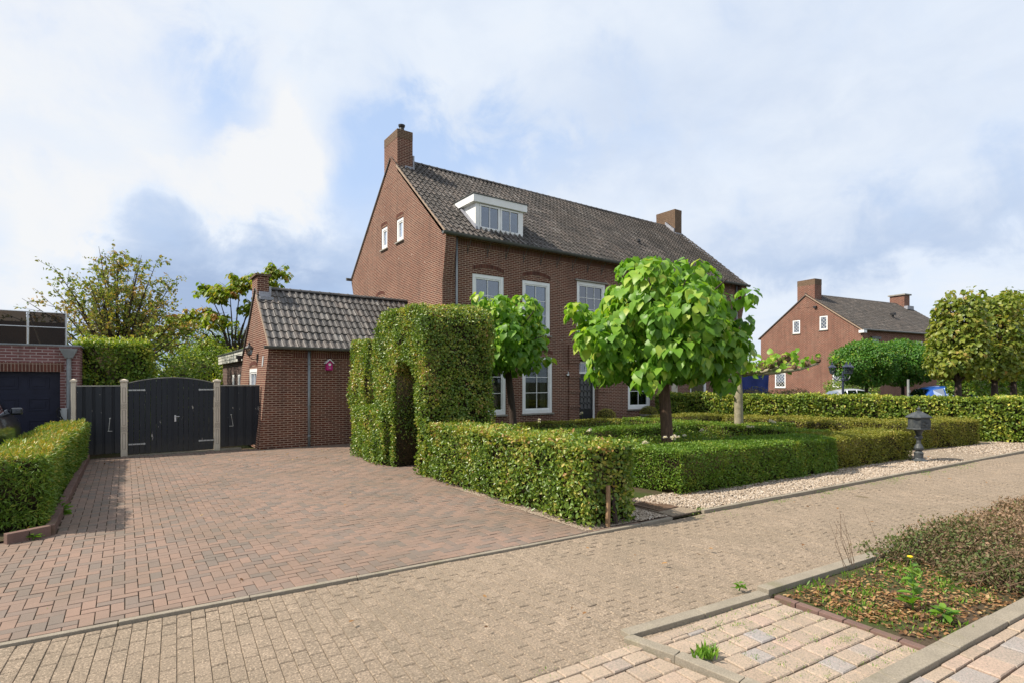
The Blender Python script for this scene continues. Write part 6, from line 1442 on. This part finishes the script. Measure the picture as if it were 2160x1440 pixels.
def litter(name, regions, size, label, m, z0=.0, shape='oval', n_up=1.6):
    fo = Foliage()
    for (q, num) in regions:
        q = np.array(q, float); u = RNG.random((num,1)); v = RNG.random((num,1)); P_ = (q[0]*(1-u)+q[1]*u)*(1-v)+(q[3]*(1-u)+q[2]*u)*v; P_ = np.concatenate([P_, np.full((num,1), z0)+.02*RNG.random((num,1))], 1)
        T = unit(num)*np.array((1,1,.25)); fo.leaves(P_, T, unit(num)*.5+np.array((0,0,n_up)), size*(.5+.9*RNG.random(num)), RNG.random(num), shape)
    o = fo.build(name, [m]); tag(o, label, 'leaves', None, 'stuff'); return o
litter('fallen_leaves', [([(5.0,2.0),(5.9,1.6),(6.0,2.5),(5.05,2.7)], 1100), ([(5.0,1.55),(6.6,1.4),(6.2,1.9),(5.1,2.1)], 600), ([(6.3,1.3),(8.5,1.1),(8,1.6),(6.3,1.6)], 400), ([(5.8,1.6),(7.4,1.5),(7.2,2.5),(5.8,2.6)], 1100)], .036, 'brown and orange fallen leaves in the kerbed bed', 'deadleaf', -.008)
litter('fallen_leaves', [([(7.5,5.85),(17,5.0),(17,5.6),(7.7,6.1)], 260), ([(0,9),(5,9),(5,17.5),(0,17.5)], 45), ([(2,13.5),(5,13.5),(5,17.2),(2,17.2)], 35), ([(-.6,14),(.3,14),(.3,17.6),(-.6,17.6)], 30), ([(1,3.4),(14,3),(14,4.6),(1,5.0)], 26), ([(-.5,5.8),(5,5.5),(5,9),(-.5,9)], 10)], .05, 'scattered dry leaves on the gravel and the paving', 'deadleaf', .022)
mb = MB()
def grass(name, spots, label):
    fo = Foliage()
    for (x, y, r_, n, h) in spots:
        P_ = np.stack([x+RNG.normal(size=n)*r_, y+RNG.normal(size=n)*r_*.6, np.full(n, -.01)], 1); T = unit(n)*.6+np.array((0,0,1)); fo.leaves(P_, T, unit(n), h*(.5+.8*RNG.random(n)), np.clip(RNG.normal(size=n)*.2+.5,0,1), 'needle')
    o = fo.build(name, ['weed']); tag(o, label, 'grass', None, 'stuff'); return o
sp_ = [(3.46,2.43,.045,160,.07)]
for i in range(95):
    x = random.uniform(5.0,7.0); sp_.append((x, random.uniform(1.5,2.7), .07, 18, random.uniform(.02,.055)))
grass('grass_tufts', sp_, 'short grass and clover in the kerbed bed and one tuft in the kerb corner')
sp_ = [(7.3,5.17,.07,140,.05),(7.1,5.2,.08,80,.04)]
for i in range(70): x = random.uniform(6.8,17); sp_.append((x, edge(x)-.10-abs(random.gauss(0,.10)), .09, 16, random.uniform(.012,.03)))
for i in range(160): x = random.uniform(3.6,5.2); sp_.append((x, random.uniform(1.55,2.75), .025, 9, random.uniform(.01,.022)))
for i in range(60): x = random.uniform(2,12); sp_.append((x, 3.03-.0665*x+random.gauss(0,.03), .05, 8, random.uniform(.01,.025)))
for i in range(60): x = random.uniform(-.6,4.5); sp_.append((x, random.uniform(6,14), .02, 5, .015))
grass('joint_weeds', sp_, 'sparse weeds growing in the paving joints and along the kerbs')
def weed(x, y, h, label, nl, ls, flower_=False):
    e = empty('weed_plant', (x, y, 0), label, 'weed'); mb = MB(); fo = Foliage()
    mb.tube([(x,y,0),(x+.02,y,h*.5),(x+.01,y+.02,h)], [.008,.006,.004], 6)
    for s_ in ((-.10,.02,.9),(.12,.0,.85),(.03,.03,1.05)): mb.tube([(x+.015,y,h*.6),(x+s_[0],y+s_[1],h*s_[2])], [.004,.003], 5)
    mb.build('stem', 'weed', e)
    n = nl; f = RNG.random(n); a = RNG.random(n)*6.28; P_ = np.stack([x+.015+0*f, y+0*f, .03+h*f*.85], 1); T = np.stack([np.cos(a), np.sin(a), .25*RNG.normal(size=n)+.2], 1); fo.leaves(P_, T, np.stack([0*a, 0*a, 1+0*a], 1)+unit(n)*.2, ls*(1-.5*f), np.clip(RNG.normal(size=n)*.2+.5,0,1), 'oval'); fo.build('leaves', ['weed'], e)
    if flower_:
        M['yellow'] = mat('yellow_petal', (.8,.55,.02), .6, .2); m2 = MB(); m2.lathe((x+.03,y+.03,h*1.05), [(.004,0),(.022,.012),(.02,.018),(.004,.016)], 10); m2.build('flower', 'yellow', e)
    return e
weed(5.62, 1.86, .42, 'tall yellow flowered weed before the shrub in the kerbed bed', 20, .15, True)
weed(5.55, 1.62, .10, 'broad leaved weed clump low in the kerbed bed', 13, .15)
weed(4.78, 2.99, .05, 'small bright green weed by the kerb at the road edge', 14, .075)
weed(-.78, 10.6, .12, 'small broad leaved plant at the foot of the yew hedge', 16, .20)
weed(-.95, 9.1, .05, 'tiny weed at the corner of the brick edging', 12, .10)
